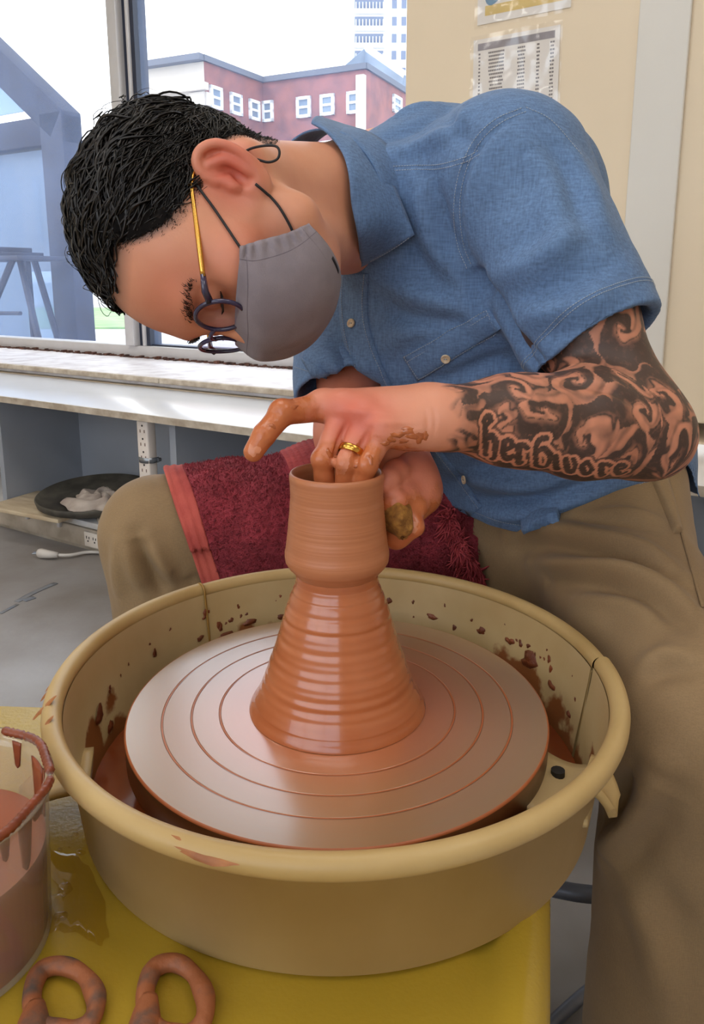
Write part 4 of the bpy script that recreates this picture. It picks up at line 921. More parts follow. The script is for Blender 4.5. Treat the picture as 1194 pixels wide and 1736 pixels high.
# tattoo on the near arm: scrolls and lettering as ink density on the skin
el, wr, shL = J['elL'], J['wrL'], J['shL']
def limb_uv(V, a, b):
    d = nrm(b-a); e1 = nrm(CU-d*(CU@d)); e2 = np.cross(d, e1); q = V-a; return (q@d)*1000, np.arctan2(q@e2, q@e1)*40.
uf, vf = limb_uv(AV, el, wr); uu, vu = limb_uv(AV, shL, el)
fore = np.linalg.norm(wr-el)*1000
isf = np.linalg.norm(AV-el-np.clip(((AV-el)@(wr-el))/((wr-el)@(wr-el)), 0, 1)[:, None]*(wr-el), axis=1) < np.linalg.norm(AV-shL-np.clip(((AV-shL)@(el-shL))/((el-shL)@(el-shL)), 0, 1)[:, None]*(el-shL), axis=1)-.004
def scrolls(U, W, seed, cell=46.):
    Q_ = np.stack([U, W, 0*U], 1); U, W = U*.86+11*vnoise(Q_, .035, seed)+4*vnoise(Q_, .09, seed+1), W*1.12+11*vnoise(Q_, .035, seed+2)+4*vnoise(Q_, .09, seed+3)
    rs = np.random.default_rng(seed); gx = np.arange(-90, 420, cell); gy = np.arange(-190, 190, cell*.86); C = []
    for j, y in enumerate(gy):
        for x in gx: C.append((x+(j % 2)*cell/2+rs.uniform(-15, 15), y+rs.uniform(-15, 15)))
    C = np.array(C); ph = rs.uniform(0, 6.28, len(C)); sg = rs.choice([-1, 1], len(C)); D = np.full(len(U), 1e9); I = np.zeros(len(U), int)
    for i, (x, y) in enumerate(C):
        d = (U-x)**2+(W-y)**2; m = d < D; D[m] = d[m]; I[m] = i
    r = np.sqrt(D)*46/cell; th = np.arctan2(W-C[I, 1], U-C[I, 0]); s = sg[I]
    spi = np.sin(s*th+4.3*np.log(r+3.5)+ph[I]+.5*np.sin(4*th+r*.25))
    leaf = np.sin(s*th*3+r*.42+ph[I]*2)
    band = 1/(1+np.exp(-4.5*(spi+.45*leaf*np.clip((r-7)/8, 0, 1)+.12)))
    edge = np.exp(-((spi+.45*leaf*np.clip((r-7)/8, 0, 1)-.02)/.17)**2)                       # dark outlines
    shade = .42+.5*np.clip(.5+.5*np.sin(s*th+4.3*np.log(r+3.5)+ph[I]-1.1), 0, 1)
    return np.clip(band*shade*1.18+.55*edge+.35*np.clip(leaf, 0, 1)**2*(1-band)+.10+.22*np.clip((r-15)/8, 0, 1)+.12*vnoise(Q_, .22, seed+5), 0, 1)
ink = np.where(isf, scrolls(uf, vf, 5), scrolls(uu, vu, 9, 50))
fade = np.clip((fore+4-uf+4*np.sin(vf*.2))/9, 0, 1); ink = np.where(isf, ink*fade, ink)
# lettering: broad-nib strokes laid on the skin; each letter gets a clear skin halo on dark ground
LET = dict(h=[[(.1, 1.75), (.35, 2.0), (.55, 1.8), (.35, 1.6)], [(.2, 1.6), (.2, 0)], [(.2, .8), (.55, 1), (.82, .7), (.78, 0), (.6, -.2)]], e=[[(.85, .2), (.45, 0), (.15, .4), (.25, .9), (.6, 1), (.85, .72), (.25, .45)]],
           r=[[(.25, 1), (.25, 0), (.45, .05)], [(.25, .75), (.55, 1), (.9, .85)]], b=[[(.75, 1.55), (.4, 1.5), (.15, 1.1), (.15, .1)], [(.15, .8), (.55, 1), (.88, .55), (.6, 0), (.15, .1)]], i=[[(.3, 1), (.4, .1), (.7, .1)]],
           v=[[(.1, 1), (.25, .25), (.5, 0), (.85, .45), (.7, 1)]], o=[[(.5, 1), (.15, .6), (.4, 0), (.85, .4), (.5, 1)]])
word = [('h', 818, 772, 27, 33), ('e', 850, 779, 23, 32), ('r', 874, 785, 23, 30), ('b', 904, 792, 34, 31), ('i', 938, 797, 14, 24), ('v', 957, 801, 22, 23), ('o', 984, 804, 23, 21), ('r', 1014, 806, 24, 19), ('e', 1042, 804, 22, 16)]
LD = np.full(len(AV), 9.)
frontish = (vnormals(AV, AF)@CF) < .15
for ch, x0, y0, w_, hh in word:
    for stk_ in LET[ch]:
        P = hits(abv, cat_rom([(x0+a*w_, y0-b*hh) for a, b in stk_], 4))
        if len(P) < 2: continue
        ix = np.nonzero((np.abs(AV-P.mean(0)).max(1) < .045) & frontish)[0]; D, T = dist_poly(AV[ix], P)
        LD[ix] = np.minimum(LD[ix], D-.0004*np.sin(T*5))
ink = np.where(LD < .0078, np.where(LD > .0056, np.maximum(ink, .85), ink*.0+.02), ink)
ink = np.where(LD < .0027, .98, ink)
px = proj(AV); clayA = np.zeros(len(AV))
for k, P in FL.items():
    D, T = dist_poly(AV, np.array(P)); lim = {'index': .02, 'middle': .16, 'ring': .20, 'little': .05}[k]; clayA = np.maximum(clayA, np.where((D < .016) & (T > lim), np.clip(.34+1.5*(T-lim), 0, .9), 0))
D, T = dist_poly(AV, np.array([at(648, 745, .63), at(690, 742, .64), at(715, 745, .645)])); clayA = np.maximum(clayA, .85*np.clip(1.35-D/.018, 0, 1))
redA = .6*np.exp(-(np.linalg.norm(AV-at(590, 705, .63), axis=1)/.03)**2)+.35*np.exp(-(np.linalg.norm(AV-at(640, 720, .63), axis=1)/.02)**2)+.15
aR, (RV, RF) = build_armR(.0022)
clayR = np.clip(.42+(proj(RV)[:, 1]-830)/120, .3, .75)
tc_ = Sculpt().seg(TOR['pel'], TOR['waist'], .105, .10, .05, SX, 1.3).seg(TOR['waist'], TOR['chest'], .10, .105, .05, SX, 1.25).seg(TOR['chest'], J['neck'], .10, .058, .05).seg(J['shL'], J['shR'], .052, .052, .04)
CV, CF_ = tc_.mesh(.006)
Vs = [HV, AV, RV, CV]; Fs = []; o_ = 0
for V_, F_ in ((HV, HFc), (AV, AF), (RV, RF), (CV, CF_)): Fs.append(F_+o_); o_ += len(V_)
Z = lambda V_: np.zeros(len(V_))
body = mesh_fast('body', np.concatenate(Vs), np.concatenate(Fs), m_skin, person)
attr(body, 'ink', np.concatenate([Z(HV), ink, Z(RV), Z(CV)])); attr(body, 'clay', np.concatenate([Z(HV), clayA, clayR, Z(CV)]))
attr(body, 'red', np.concatenate([np.clip(red_h, 0, 1), redA, Z(RV)+.45, Z(CV)])); attr(body, 'stubble', np.concatenate([stub*.85, Z(AV), Z(RV), Z(CV)]))
body['label'] = 'skin with a tattooed near forearm'
hbv = bvh_of(HV, HFc)
# nails and ring on the near hand
m_nail = mat('nail', (206, 132, 96), .3, var=.05)
m_gold = mat('gold', (226, 172, 84), .22, metal=1, var=.08)
P0, P1 = np.array(FL['ring'][0]), np.array(FL['ring'][1]); rc_ = P0+(P1-P0)*.72; ax_ = nrm(P1-P0); e1 = nrm(np.cross(ax_, CF)); e2 = np.cross(ax_, e1)
B().grid(lambda u, v: rc_+(e1*math.cos(2*PI*u)+e2*math.sin(2*PI*u))*(.0100+.0007*math.cos(2*PI*v))+ax_*.0030*math.sin(2*PI*v), 40, 8, cu=True, cv=True).build('finger_ring', m_gold, person, smooth=True)
# ------------------------------------------------------------ hair
def hair_material():
    m = mat('dark_hair', (30, 25, 23), .38, rgb2=(17, 14, 14), scale=60, spec=.45); return m
m_hair = hair_material()
ecen = np.array([0, -10, 46.]); erad = np.array([75.5, 98, 88.])
hfac = HFc[(hb[HFc] > 9).all(1) & (np.abs(HVl[HFc][:, :, 0]) < 79).all(1)]
used_, inv = np.unique(hfac, return_inverse=True); hN = vnormals(HV, HFc)
lift0 = np.clip(hb/45, 0, 1)*np.clip((HVl[:, 2]-20)/70, .12, 1)*6+.4
capV = HV+hN*(lift0/1000+(.0012*vnoise(HV, 220, 2)*np.clip(hb/20, 0, 1)))[:, None]
hair = mesh_fast('hair', capV[used_], inv.reshape(hfac.shape), mat('hair_base', (24, 20, 19), .85, rgb2=(14, 12, 12), scale=80, spec=.1), person)
hair['label'] = 'short dark wavy hair'
rs = np.random.default_rng(11)
def strands(n, sel, length, lift, wav, rad, m=9, curl=0, dirmix=(.9, .25)):
    ids = np.nonzero(sel)[0]; ids = rs.choice(ids, n); p = HVl[ids]+rs.normal(0, .8, (n, 3)); L_ = length*rs.uniform(.6, 1.25, n); ph = rs.uniform(0, 6.28, n); am = wav*rs.uniform(.4, 1.3, n); lf = lift*rs.uniform(.5, 1.3, n)+lift0[ids]*.8
    pts = np.zeros((n, m, 3)); q = p.copy(); jit = rs.normal(0, .28, (n, 3))
    for i in range(m):
        t_ = i/(m-1); nn = (q-ecen)/erad**2; nn /= np.linalg.norm(nn, axis=1)[:, None]
        d = np.zeros((n, 3)); d[:, 1] = -dirmix[0]; d[:, 2] = -dirmix[1]+.55*np.clip((q[:, 1]-20)/60, 0, 1); d[:, 0] = .35*np.sign(p[:, 0])*np.clip(np.abs(p[:, 0])/40, .2, 1)
        d = d+jit; d -= nn*(d*nn).sum(1)[:, None]; d /= np.linalg.norm(d, axis=1)[:, None]+1e-9; sd_ = np.cross(nn, d)
        off = (lf*np.sin(PI*min(1, .15+.75*t_))**.8)[:, None]*nn+(am*np.sin(ph+t_*7))[:, None]*sd_+(am*.6*np.cos(ph+t_*7))[:, None]*nn
        if curl: off += (curl*t_**1.5*rs.uniform(.6, 1))*(np.cos(ph*3+t_*9)[:, None]*nn+np.sin(ph*3+t_*9)[:, None]*d)
        pts[:, i] = q+off
        q = q+d*(L_/(m-1))[:, None]
        k = np.sqrt((((q-ecen)/erad)**2).sum(1)); q = ecen+(q-ecen)/k[:, None]*np.clip(k, 1.0, 1.04)[:, None]
    W = HO+(pts[:, :, :1]*HL_+pts[:, :, 1:2]*HF+pts[:, :, 2:]*HU)/1000.
    T = np.gradient(W, axis=1); T /= np.linalg.norm(T, axis=2)[:, :, None]+1e-9; u = np.cross(T, np.array([.3, .5, .8])); u /= np.linalg.norm(u, axis=2)[:, :, None]+1e-9; v = np.cross(T, u)
    rr = rad*rs.uniform(.6, 1.3, n)[:, None]*(np.sin(np.linspace(.5, 3.02, m))**.6)[None]
    ring = np.stack([W+rr[:, :, None]*(math.cos(a)*u+math.sin(a)*v) for a in (0, 2*PI/3, 4*PI/3)], 2); V = ring.reshape(-1, 3)
    b = (np.arange(n)[:, None]*m+np.arange(m-1)[None]).ravel()*3; F = np.concatenate([np.stack([b+k, b+(k+1) % 3, b+3+(k+1) % 3, b+3+k], 1) for k in range(3)]); return V, F
top = (hb > 4) & (HVl[:, 2] > 70) & (np.abs(HVl[:, 0]) < 70); side = (hb > 3) & (HVl[:, 2] <= 92) & (np.abs(HVl[:, 0]) < 79); fadez = (hb > -5) & (hb < 14) & (alpha(HVl) > 47) & (np.abs(HVl[:, 0]) < 79)
SV, SF = [], []; o_ = 0
for args in ((1300, top, 62, 5, 2.6, .0013, 12, 0, (.8, .1)), (380, top & (HVl[:, 1] < 75), 50, 6, 3.2, .0013, 14, 5.5, (.6, .1)), (5200, side, 30, 3.6, 1.4, .00062, 9, 0, (.9, .35)), (3600, fadez, 10, 1.0, .4, .00024, 5, 0, (.8, .5)), (90, top, 46, 11, 4, .0005, 16, 8, (.3, .0))):
    V_, F_ = strands(*args); SV.append(V_); SF.append(F_+o_); o_ += len(V_)
st = mesh_fast('hair_locks', np.concatenate(SV), np.concatenate(SF), m_hair, hair); st['kind'] = 'stuff'
# eyebrows and lashes
for q in (-1, 1):
    eb_ = B(); browL = cat_rom([(16, 84, 37), (30, 86, 41), (45, 80, 42), (56, 70, 37)], 10)
    for k in range(130):
        c_ = along(browL, rs.random()); d_ = along(browL, min(1, .5)); x, y, z = c_; z += rs.normal(0, 2.2)
        w0 = HP(q*x, y+30, z); hh_ = hbv.ray_cast(Vector(w0), Vector(-HF))
        if hh_[0] is None: continue
        p = np.array(hh_[0]); dr = nrm(HL_*q*.9+HU*rs.uniform(-.1, .5)); eb_.tube([p-HF*.0003, p+dr*.003+HF*.0011, p+dr*.007+HF*.0006], [.0003, .0003, .0001], 3)
    for k in range(18):
        a = k/17; x = 20+25*a; hh_ = hbv.ray_cast(Vector(HP(q*x, 130, 15)), Vector(-HF))
        if hh_[0] is None: continue
        p = np.array(hh_[0]); eb_.tube([p, p+HF*.005-HU*.002, p+HF*.008], [.0005, .0004, .0001], 3)
    eb_.build('eyebrow', m_hair, person, smooth=True)['kind'] = 'stuff'
# ------------------------------------------------------------ face mask
m_mask = mat('grey_cotton', (140, 130, 136), .85, rgb2=(126, 116, 122), scale=30, bump=.25, bscale=900, sheen=.1)
m_cordb = mat('black_cord', (24, 22, 26), .6)
MC = cat_rom([(0, 104, 4), (0, 122, -17), (0, 120, -44), (0, 107, -68), (0, 86, -86), (0, 64, -93)], 10); ME = cat_rom([(76, 60, -3), (75, 54, -20), (71, 46, -42), (65, 34, -62)], 10)
def mpt(u, v, off=0):
    s_ = 1 if u >= 0 else -1; a = abs(u); c_ = MC[min(len(MC)-1, int(round(v*(len(MC)-1))))]; e_ = ME[min(len(ME)-1, int(round(v*(len(ME)-1))))]
    fc = v*(len(MC)-1); i0 = int(min(fc, len(MC)-2)); c_ = MC[i0]+(MC[i0+1]-MC[i0])*(fc-i0); fe = v*(len(ME)-1); i0 = int(min(fe, len(ME)-2)); e_ = ME[i0]+(ME[i0+1]-ME[i0])*(fe-i0)
    t_ = PI/2*a; x = e_[0]*math.sin(t_)**.92; y = e_[1]+(c_[1]-e_[1])*math.cos(t_)**.85; z = e_[2]+(c_[2]-e_[2])*math.cos(t_)
    bul = 3.0*math.sin(PI*v)*math.sin(PI*min(1, a*1.05))
    wr_ = 1.1*math.sin(a*8+v*13+.8*math.sin(u*5))*math.sin(PI*v)*(1-a**6)+3.0*math.sin(v*44+math.sin(v*9))*math.exp(-((a-.96)/.05)**2)+.9*math.sin(a*20+v*9+1+1.5*math.sin(v*6))*math.exp(-((v-.5)/.22)**2)*.7+.6*math.sin(v*31+a*9)*math.exp(-((a-.8)/.12)**2)
    k = bul+wr_+off; return HP(s_*(x+k*.55*math.sin(t_)), y+k*.8*math.cos(t_*.8), z)
mk = B().grid(lambda u, v: mpt(-1+2*u, v), 97, 49).build('face_mask', m_mask, person, smooth=True, solid=.0016); mk['label'] = 'grey cotton face mask with black ear loops'
m_maskst = mat('mask_seam', (112, 102, 110), .9)
for vv in (.10, .88): B().tube([mpt(-1+2*i/60, vv+.02*math.sin(i*.4)*.2, 1.1) for i in range(61)], .0004, 5).build('seam', m_maskst, mk, smooth=True)
B().tube([mpt(.885, v_, 1.2) for v_ in np.linspace(0, 1, 30)], .0004, 5).build('seam', m_maskst, mk, smooth=True)
B().grid(lambda u, v: mpt(.35+.20*u, .955+.025*v, 2.2), 8, 3).build('toggle_tag', m_cordb, mk, smooth=True, solid=.0014)
def cordon(pts, off, r, name='ear_loop'):
    P = hits(hbv, cat_rom(pts, 5), off)
    B().tube(P, r, 7).build(name, m_cordb, mk, smooth=True)
cordon([(409, 424), (385, 388), (360, 352), (338, 322), (331, 312)], .0016, .00115)
cordon([(500, 402), (492, 382), (474, 352), (452, 328), (434, 312)], .0016, .0012)
lp = [(408, 262), (425, 252), (448, 247), (468, 248), (474, 258), (470, 270), (455, 275), (435, 270), (408, 262)]
d0 = (hit(hbv, 440, 262)[0]-CAM)@CF; B().tube(cat_rom([at(x, y, d0-.004-.006*math.sin(PI*i/8)) for i, (x, y) in enumerate(lp)], 5), .0011, 7).build('ear_loop', m_cordb, mk, smooth=True)
# ------------------------------------------------------------ glasses
gls = empty('glasses', HP(0, 96, 22)); setp(gls, person); gls['label'] = 'round dark glasses with gold temples'
gls.matrix_basis = Matrix.Translation(Vector(HP(0, 96, 22)))
m_frame = mat('dark_acetate', (38, 36, 56), .18, rgb2=(60, 56, 92), scale=40, coat=.5)
m_lens = glassy('spectacle_lens', (.90, .86, .93), .05, .6, .02)
GZ = 16
for q in (-1, 1):
    cxl = 34*q; LP = lambda a, r, dy=0: HP(cxl+q*0+24*r*math.cos(a), 104-.0016*(cxl+24*r*math.cos(a))**2+dy, GZ+(20.5*math.sin(a)+1.5*math.cos(a)*q*math.sin(a))*r)
    B().tube([LP(a, 1) for a in np.linspace(0, 2*PI, 44)[:-1]], .0021, 8, closed=True).build('rim', m_frame, gls, smooth=True)
    B().grid(lambda u, v: LP(2*PI*u, v*.97, 1.5*(1-v*v)), 36, 6, cu=True).build('lens', m_lens, gls, smooth=True)
    hx_ = 60*q; B().tube([HP(57*q, 98.5, GZ+8), HP(65*q, 93, GZ+11), HP(69*q, 80, GZ+12)], [.0026, .0026, .002], 8, flat=1.4).build('end_piece', m_frame, gls, smooth=True)
    B().tube(cat_rom([HP(69*q, 82, GZ+12), HP(74*q, 52, GZ+14), HP(77*q, 26, GZ+16), HP(79*q, 4, GZ+17), HP(79*q, -8, GZ+13), HP(77*q, -18, GZ-2)], 5), [.0019]*4+list(np.linspace(.0019, .0011, 22)), 8, flat=1.2).build('temple', m_gold, gls, smooth=True)
B().tube(cat_rom([HP(-12, 104, GZ+5), HP(-5, 106, GZ+9), HP(5, 106, GZ+9), HP(12, 104, GZ+5)], 4), .0020, 8).build('bridge', m_frame, gls, smooth=True)
# ------------------------------------------------------------ shirt
def weave_material(name, rgb, rgb2, rough=.8, scale=6, wv=520, bump=.22, lo=.74, hi=1.22):
    m = mat(name, rgb, rough, rgb2=rgb2, scale=scale, detail=7, lo=.3, hi=.72); t, N, L, b = nodes(m); r = N[m['ramp']]
    co = N.new('ShaderNodeTexCoord'); mp = N.new('ShaderNodeMapping'); mp.inputs['Rotation'].default_value = (.5, .7, .4); mp.inputs['Scale'].default_value = (wv, wv, wv*.12); L(co.outputs['Object'], mp.inputs[0])
    n = N.new('ShaderNodeTexNoise'); n.inputs['Scale'].default_value = 1; n.inputs['Detail'].default_value = 2; L(mp.outputs[0], n.inputs['Vector'])
    mp2 = N.new('ShaderNodeMapping'); mp2.inputs['Rotation'].default_value = (.5, .7, .4); mp2.inputs['Scale'].default_value = (wv*.12, wv*.5, wv); L(co.outputs['Object'], mp2.inputs[0])
    n2 = N.new('ShaderNodeTexNoise'); n2.inputs['Scale'].default_value = 1; n2.inputs['Detail'].default_value = 2; L(mp2.outputs[0], n2.inputs['Vector'])
    s = mathn(t, 'ADD', n.outputs['Fac'], n2.outputs['Fac']); mr = N.new('ShaderNodeMapRange'); mr.inputs[1].default_value = .7; mr.inputs[2].default_value = 1.3; mr.inputs[3].default_value = lo; mr.inputs[4].default_value = hi; L(s, mr.inputs[0])
    vm = N.new('ShaderNodeVectorMath'); vm.operation = 'SCALE'; L(r.outputs[0], vm.inputs[0]); L(mr.outputs[0], vm.inputs[3]); L(vm.outputs[0], b.inputs['Base Color'])
    bp = N.new('ShaderNodeBump'); bp.inputs['Strength'].default_value = bump; bp.inputs['Distance'].default_value = .0008; L(s, bp.inputs['Height']); L(bp.outputs[0], b.inputs['Normal']); b.inputs['Sheen Weight'].default_value = .08
    return m
m_shirt = weave_material('blue_chambray', (100, 130, 170), (84, 112, 150))
m_stitch = mat('pale_thread', (168, 178, 190), .8)
m_button = mat('bone_button', (226, 206, 176), .35, rgb2=(205, 180, 146), scale=300)
SVv, SFf = build_shirt(0).mesh(.0034, smooth=3)
sb0 = bvh_of(SVv, SFf)
shirt_folds = [([(819, 470), (850, 535), (885, 590), (920, 630)], -.012, .013), ([(794, 440), (778, 370), (784, 300), (815, 240), (880, 192)], -.0035, .007), ([(802, 450), (812, 480), (830, 510)], -.010, .016),
  ([(835, 470), (900, 450), (960, 415), (1000, 380)], .0065, .018), ([(850, 505), (930, 490), (1010, 460), (1060, 420)], -.0045, .014), ([(880, 540), (960, 525), (1040, 490)], .006, .016), ([(905, 575), (985, 560), (1070, 505)], -.004, .012),
  ([(890, 250), (930, 320), (945, 400), (925, 470)], .006, .018), ([(960, 240), (1000, 330), (1030, 420)], .005, .02), ([(920, 230), (975, 330), (990, 430)], -.004, .014),
  ([(700, 300), (715, 370), (740, 430), (790, 480)], .005, .016), ([(735, 300), (750, 370), (780, 440)], -.005, .012), ([(672, 320), (700, 420), (760, 500), (830, 530)], -.004, .016), ([(640, 470), (700, 500), (780, 520), (850, 560)], .006, .018), ([(650, 520), (720, 545), (790, 545)], -.005, .014),
  ([(640, 600), (700, 560), (760, 560)], .004, .015), ([(700, 650), (770, 640), (850, 610), (900, 640)], -.005, .014),
  ([(640, 240), (700, 215), (760, 180), (800, 165)], -.005, .014), ([(660, 262), (720, 245), (770, 215), (790, 180)], .006, .015), ([(800, 250), (770, 215), (755, 180)], -.004, .012), ([(620, 215), (680, 195), (740, 175)], .004, .012),
  ([(745, 790), (830, 815), (920, 830), (1000, 800)], .008, .016), ([(800, 850), (880, 850), (960, 830), (1060, 800)], -.008, .014), ([(820, 875), (900, 868), (990, 840), (1090, 800)], .006, .012), ([(760, 830), (790, 800), (850, 790)], -.005, .012),
  ([(560, 560), (585, 600), (600, 640)], -.006, .012), ([(520, 600), (545, 625), (550, 650)], .004, .01), ([(530, 590), (570, 620), (600, 660)], .004, .012)]
SVv = folds(SVv, SFf, [(p_, a_*(1.7 if a_ > 0 or p_[0][0] < 830 else 1.1), w_*.8) for p_, a_, w_ in shirt_folds], sb0)
SVv = SVv+vnormals(SVv, SFf)*(.0012*vnoise(SVv, 26, 4)+.0006*vnoise(SVv, 60, 8))[:, None]
shirt = mesh_fast('shirt', SVv, SFf, m_shirt, person); shirt['label'] = 'blue short sleeved chambray shirt'
sbv = bvh_of(SVv, SFf)
def patch(name, fn, nu, nv, th, m, parent, bv=None, bul=0.):
    bv = bv or sbv; P = np.zeros((nu, nv, 3)); N = np.zeros((nu, nv, 3)); last = None
    for i in range(nu):
        for j in range(nv):
            p, n = hit(bv, *fn(i/(nu-1), j/(nv-1)))
            if p is None: p, n = last
            last = (p, n); P[i, j] = p; N[i, j] = n
    G = np.zeros((nu+2, nv+2, 3))
    for i in range(nu+2):
        for j in range(nv+2):
            a, b = min(max(i-1, 0), nu-1), min(max(j-1, 0), nv-1); bd = i in (0, nu+1) or j in (0, nv+1); u, v = a/(nu-1), b/(nv-1)
            G[i, j] = P[a, b]+N[a, b]*(-.002 if bd else th+bul*math.sin(PI*u)*math.sin(PI*v))
    b_ = B(); b_.grid(lambda u, v: G[int(round(u*(nu+1))), int(round(v*(nv+1)))], nu+2, nv+2); return b_.build(name, m, parent, smooth=True)
STI = B()
def stitch(pts, off=.0008, step=.0030, ln=.0019, r=.00036, bv=None):
    P = hits(bv or sbv, cat_rom(pts, 6), off)
    if len(P) < 2: return
    seg = np.linalg.norm(np.diff(P, axis=0), axis=1); ok = seg < .03; cum = np.concatenate([[0], np.cumsum(np.where(ok, seg, 0))]); Lt = cum[-1]
    f = lambda s: np.array([np.interp(s, cum, P[:, k]) for k in range(3)])
    s = 0
    while s+ln < Lt: STI.tube([f(s), f(s+ln)], r, 4); s += step
def lerp(a, b, t): return (a[0]+(b[0]-a[0])*t, a[1]+(b[1]-a[1])*t)
def along(C, u): f = u*(len(C)-1); i = int(min(f, len(C)-2)); return C[i]+(C[i+1]-C[i])*(f-i)
# placket with its edges, in the two stretches that show
pk = cat_rom([(603, 462), (600, 505), (602, 550), (616, 600), (640, 655), (668, 700), (700, 740), (735, 785), (770, 830), (800, 872)], 6)
def pkfn(u, v):
    c = along(pk, u); c2 = along(pk, min(1, u+.02)); c1 = along(pk, max(0, u-.02)); d = c2-c1; d /= np.linalg.norm(d); n = np.array([-d[1], d[0]]); return c+n*(v-.5)*-46
patch('placket', pkfn, 60, 8, .0024, m_shirt, shirt)
for v in (.12, .88): stitch([pkfn(u, v) for u in np.linspace(0, 1, 24)], .0030)
# chest pocket with its band
tl_, tr_, br_, bl_ = (684, 604), (829, 523), (850, 557), (708, 645)
patch('pocket', lambda u, v: lerp(lerp(tl_, tr_, u), lerp(bl_, br_, u), v), 24, 10, .0028, m_shirt, shirt, bul=.002)
bl2, br2 = (735, 690), (880, 620)
for a, b_ in (((684, 604), (829, 523)), ((690, 612), (833, 530)), ((708, 643), (848, 560)), ((684, 604), (708, 643)), ((829, 523), (849, 557))): stitch([lerp(lerp(a, b_, t_), (768, 585), .035) for t_ in np.linspace(0, 1, 6)], .0034)
patch('pocket', lambda u, v: lerp(lerp((512, 606), (572, 640), u), lerp((530, 640), (590, 655), u), v), 10, 8, .0024, m_shirt, shirt)
# collar: stand around the neck, falling leaf on the near side, back fall
NKd = nrm(HP(0, -22, -10)-J['neck']); c1_ = nrm(CU-NKd*(CU@NKd)); c2_ = np.cross(NKd, c1_)
def ringp(c0, r, th, asp=1.0): return c0+(c1_*math.cos(th)+c2_*math.sin(th)*asp)*r
ca, cb2 = J['neck']+NKd*.015, J['neck']+NKd*.062
colr = B()
inn = [(622, 446), (608, 405), (597, 350), (592, 300), (580, 258), (556, 226), (528, 208)]
inP = []; dl = .86
for x, y in inn:
    p = hit(hbv, x-6, y)[0]; dl = (p-CAM)@CF-.010 if p is not None else dl+.012; inP.append(at(x, y, dl))
inP = np.array(inP)
inP[0] = hit(sbv, 622, 446)[0]+hit(sbv, 622, 446)[1]*.012
outp = [(711, 395), (692, 352), (668, 305), (644, 262), (616, 232), (585, 212), (556, 204)]
ouP = []
for x, y in outp:
    p, n = hit(sbv, x, y)
    ouP.append(p+n*.006 if p is not None else at(x, y, .93))
ouP = np.array(ouP); iC = cat_rom(inP, 6); oC = cat_rom(ouP, 6); nC = len(iC)
def leaf(u, v):
    a = along(iC, u); b_ = along(oC, u); out_ = nrm(CAM-(a+b_)/2)*.45+nrm(a-J['neck'])*.4+CU*.2; return a+(b_-a)*v+out_*(.013*math.sin(PI*v)**.8*(1-.5*v))
colr.grid(leaf, 44, 14)
o_col = colr.build('collar', m_shirt, shirt, smooth=True, solid=.0022)
lbv = BVHTree.FromPolygons([tuple(leaf(i/43, j/13)) for i in range(44) for j in range(14)], [(i*14+j, (i+1)*14+j, (i+1)*14+j+1, i*14+j+1) for i in range(43) for j in range(13)])
stitch([(628, 441), (665, 421), (703, 397)], .0016, bv=lbv); stitch([(706, 391), (686, 350), (662, 302), (638, 260), (612, 233)], .0016, bv=lbv); stitch([(629, 446), (668, 425), (708, 400)], .0016, bv=lbv)
# back and far side of the collar: band standing round the nape
rngA = np.radians(np.linspace(-120, 175, 50))
def farband(u, v):
    th = rngA[int(round(u*49))]; r = .073+.004*math.sin(th*2)-.004*v; return ringp(J['neck']+NKd*(.010+.052*v)+c1_*.004, r, th)
B().grid(farband, 50, 6).build('collar_stand', m_shirt, shirt, smooth=True, solid=.0022)
# yoke, armhole, sleeve hem, side and bottom hem stitching
for pl_ in ([(650, 283), (700, 281), (745, 279), (785, 268), (812, 255)], [(652, 290), (700, 288), (748, 286), (788, 275), (815, 262)], [(892, 190), (850, 208), (815, 240), (790, 290), (780, 350), (786, 410), (800, 450)], [(884, 184), (842, 202), (807, 234), (780, 288), (770, 350), (776, 412), (792, 455)],
            [(985, 262), (935, 205), (890, 182)], [(800, 866), (850, 884), (900, 892)], [(905, 888), (980, 866), (1060, 832), (1128, 800)], [(500, 622), (530, 632), (560, 640)]):
    stitch(pl_)
SAx = nrm(np.cross(ARM_D, CF)); SBx = np.cross(ARM_D, SAx)
for back in (.021, .0245):
    ring_ = []
    for th in np.linspace(0, 2*PI, 90):
        dd_ = SAx*math.cos(th)+SBx*math.sin(th); c0 = HEM_L; den = HEM_N@dd_
        dd_ = nrm(dd_-ARM_D*((dd_@HEM_N)/(ARM_D@HEM_N))); o1 = HEM_L-ARM_D*back+dd_*.13; h_ = sbv.ray_cast(Vector(o1), Vector(-dd_))
        if h_[0] is not None and (np.array(h_[0])-o1)@-dd_ > .02: ring_.append(np.array(h_[0])+dd_*.0006)
        else: ring_.append(None)
    for k in range(89):
        if ring_[k] is None or ring_[k+1] is None: continue
        for t0_ in (0., .5): STI.tube([ring_[k]+(ring_[k+1]-ring_[k])*t0_, ring_[k]+(ring_[k+1]-ring_[k])*(t0_+.33)], .00036, 4)
sto = STI.build('stitching', m_stitch, shirt); sto['kind'] = 'stuff'
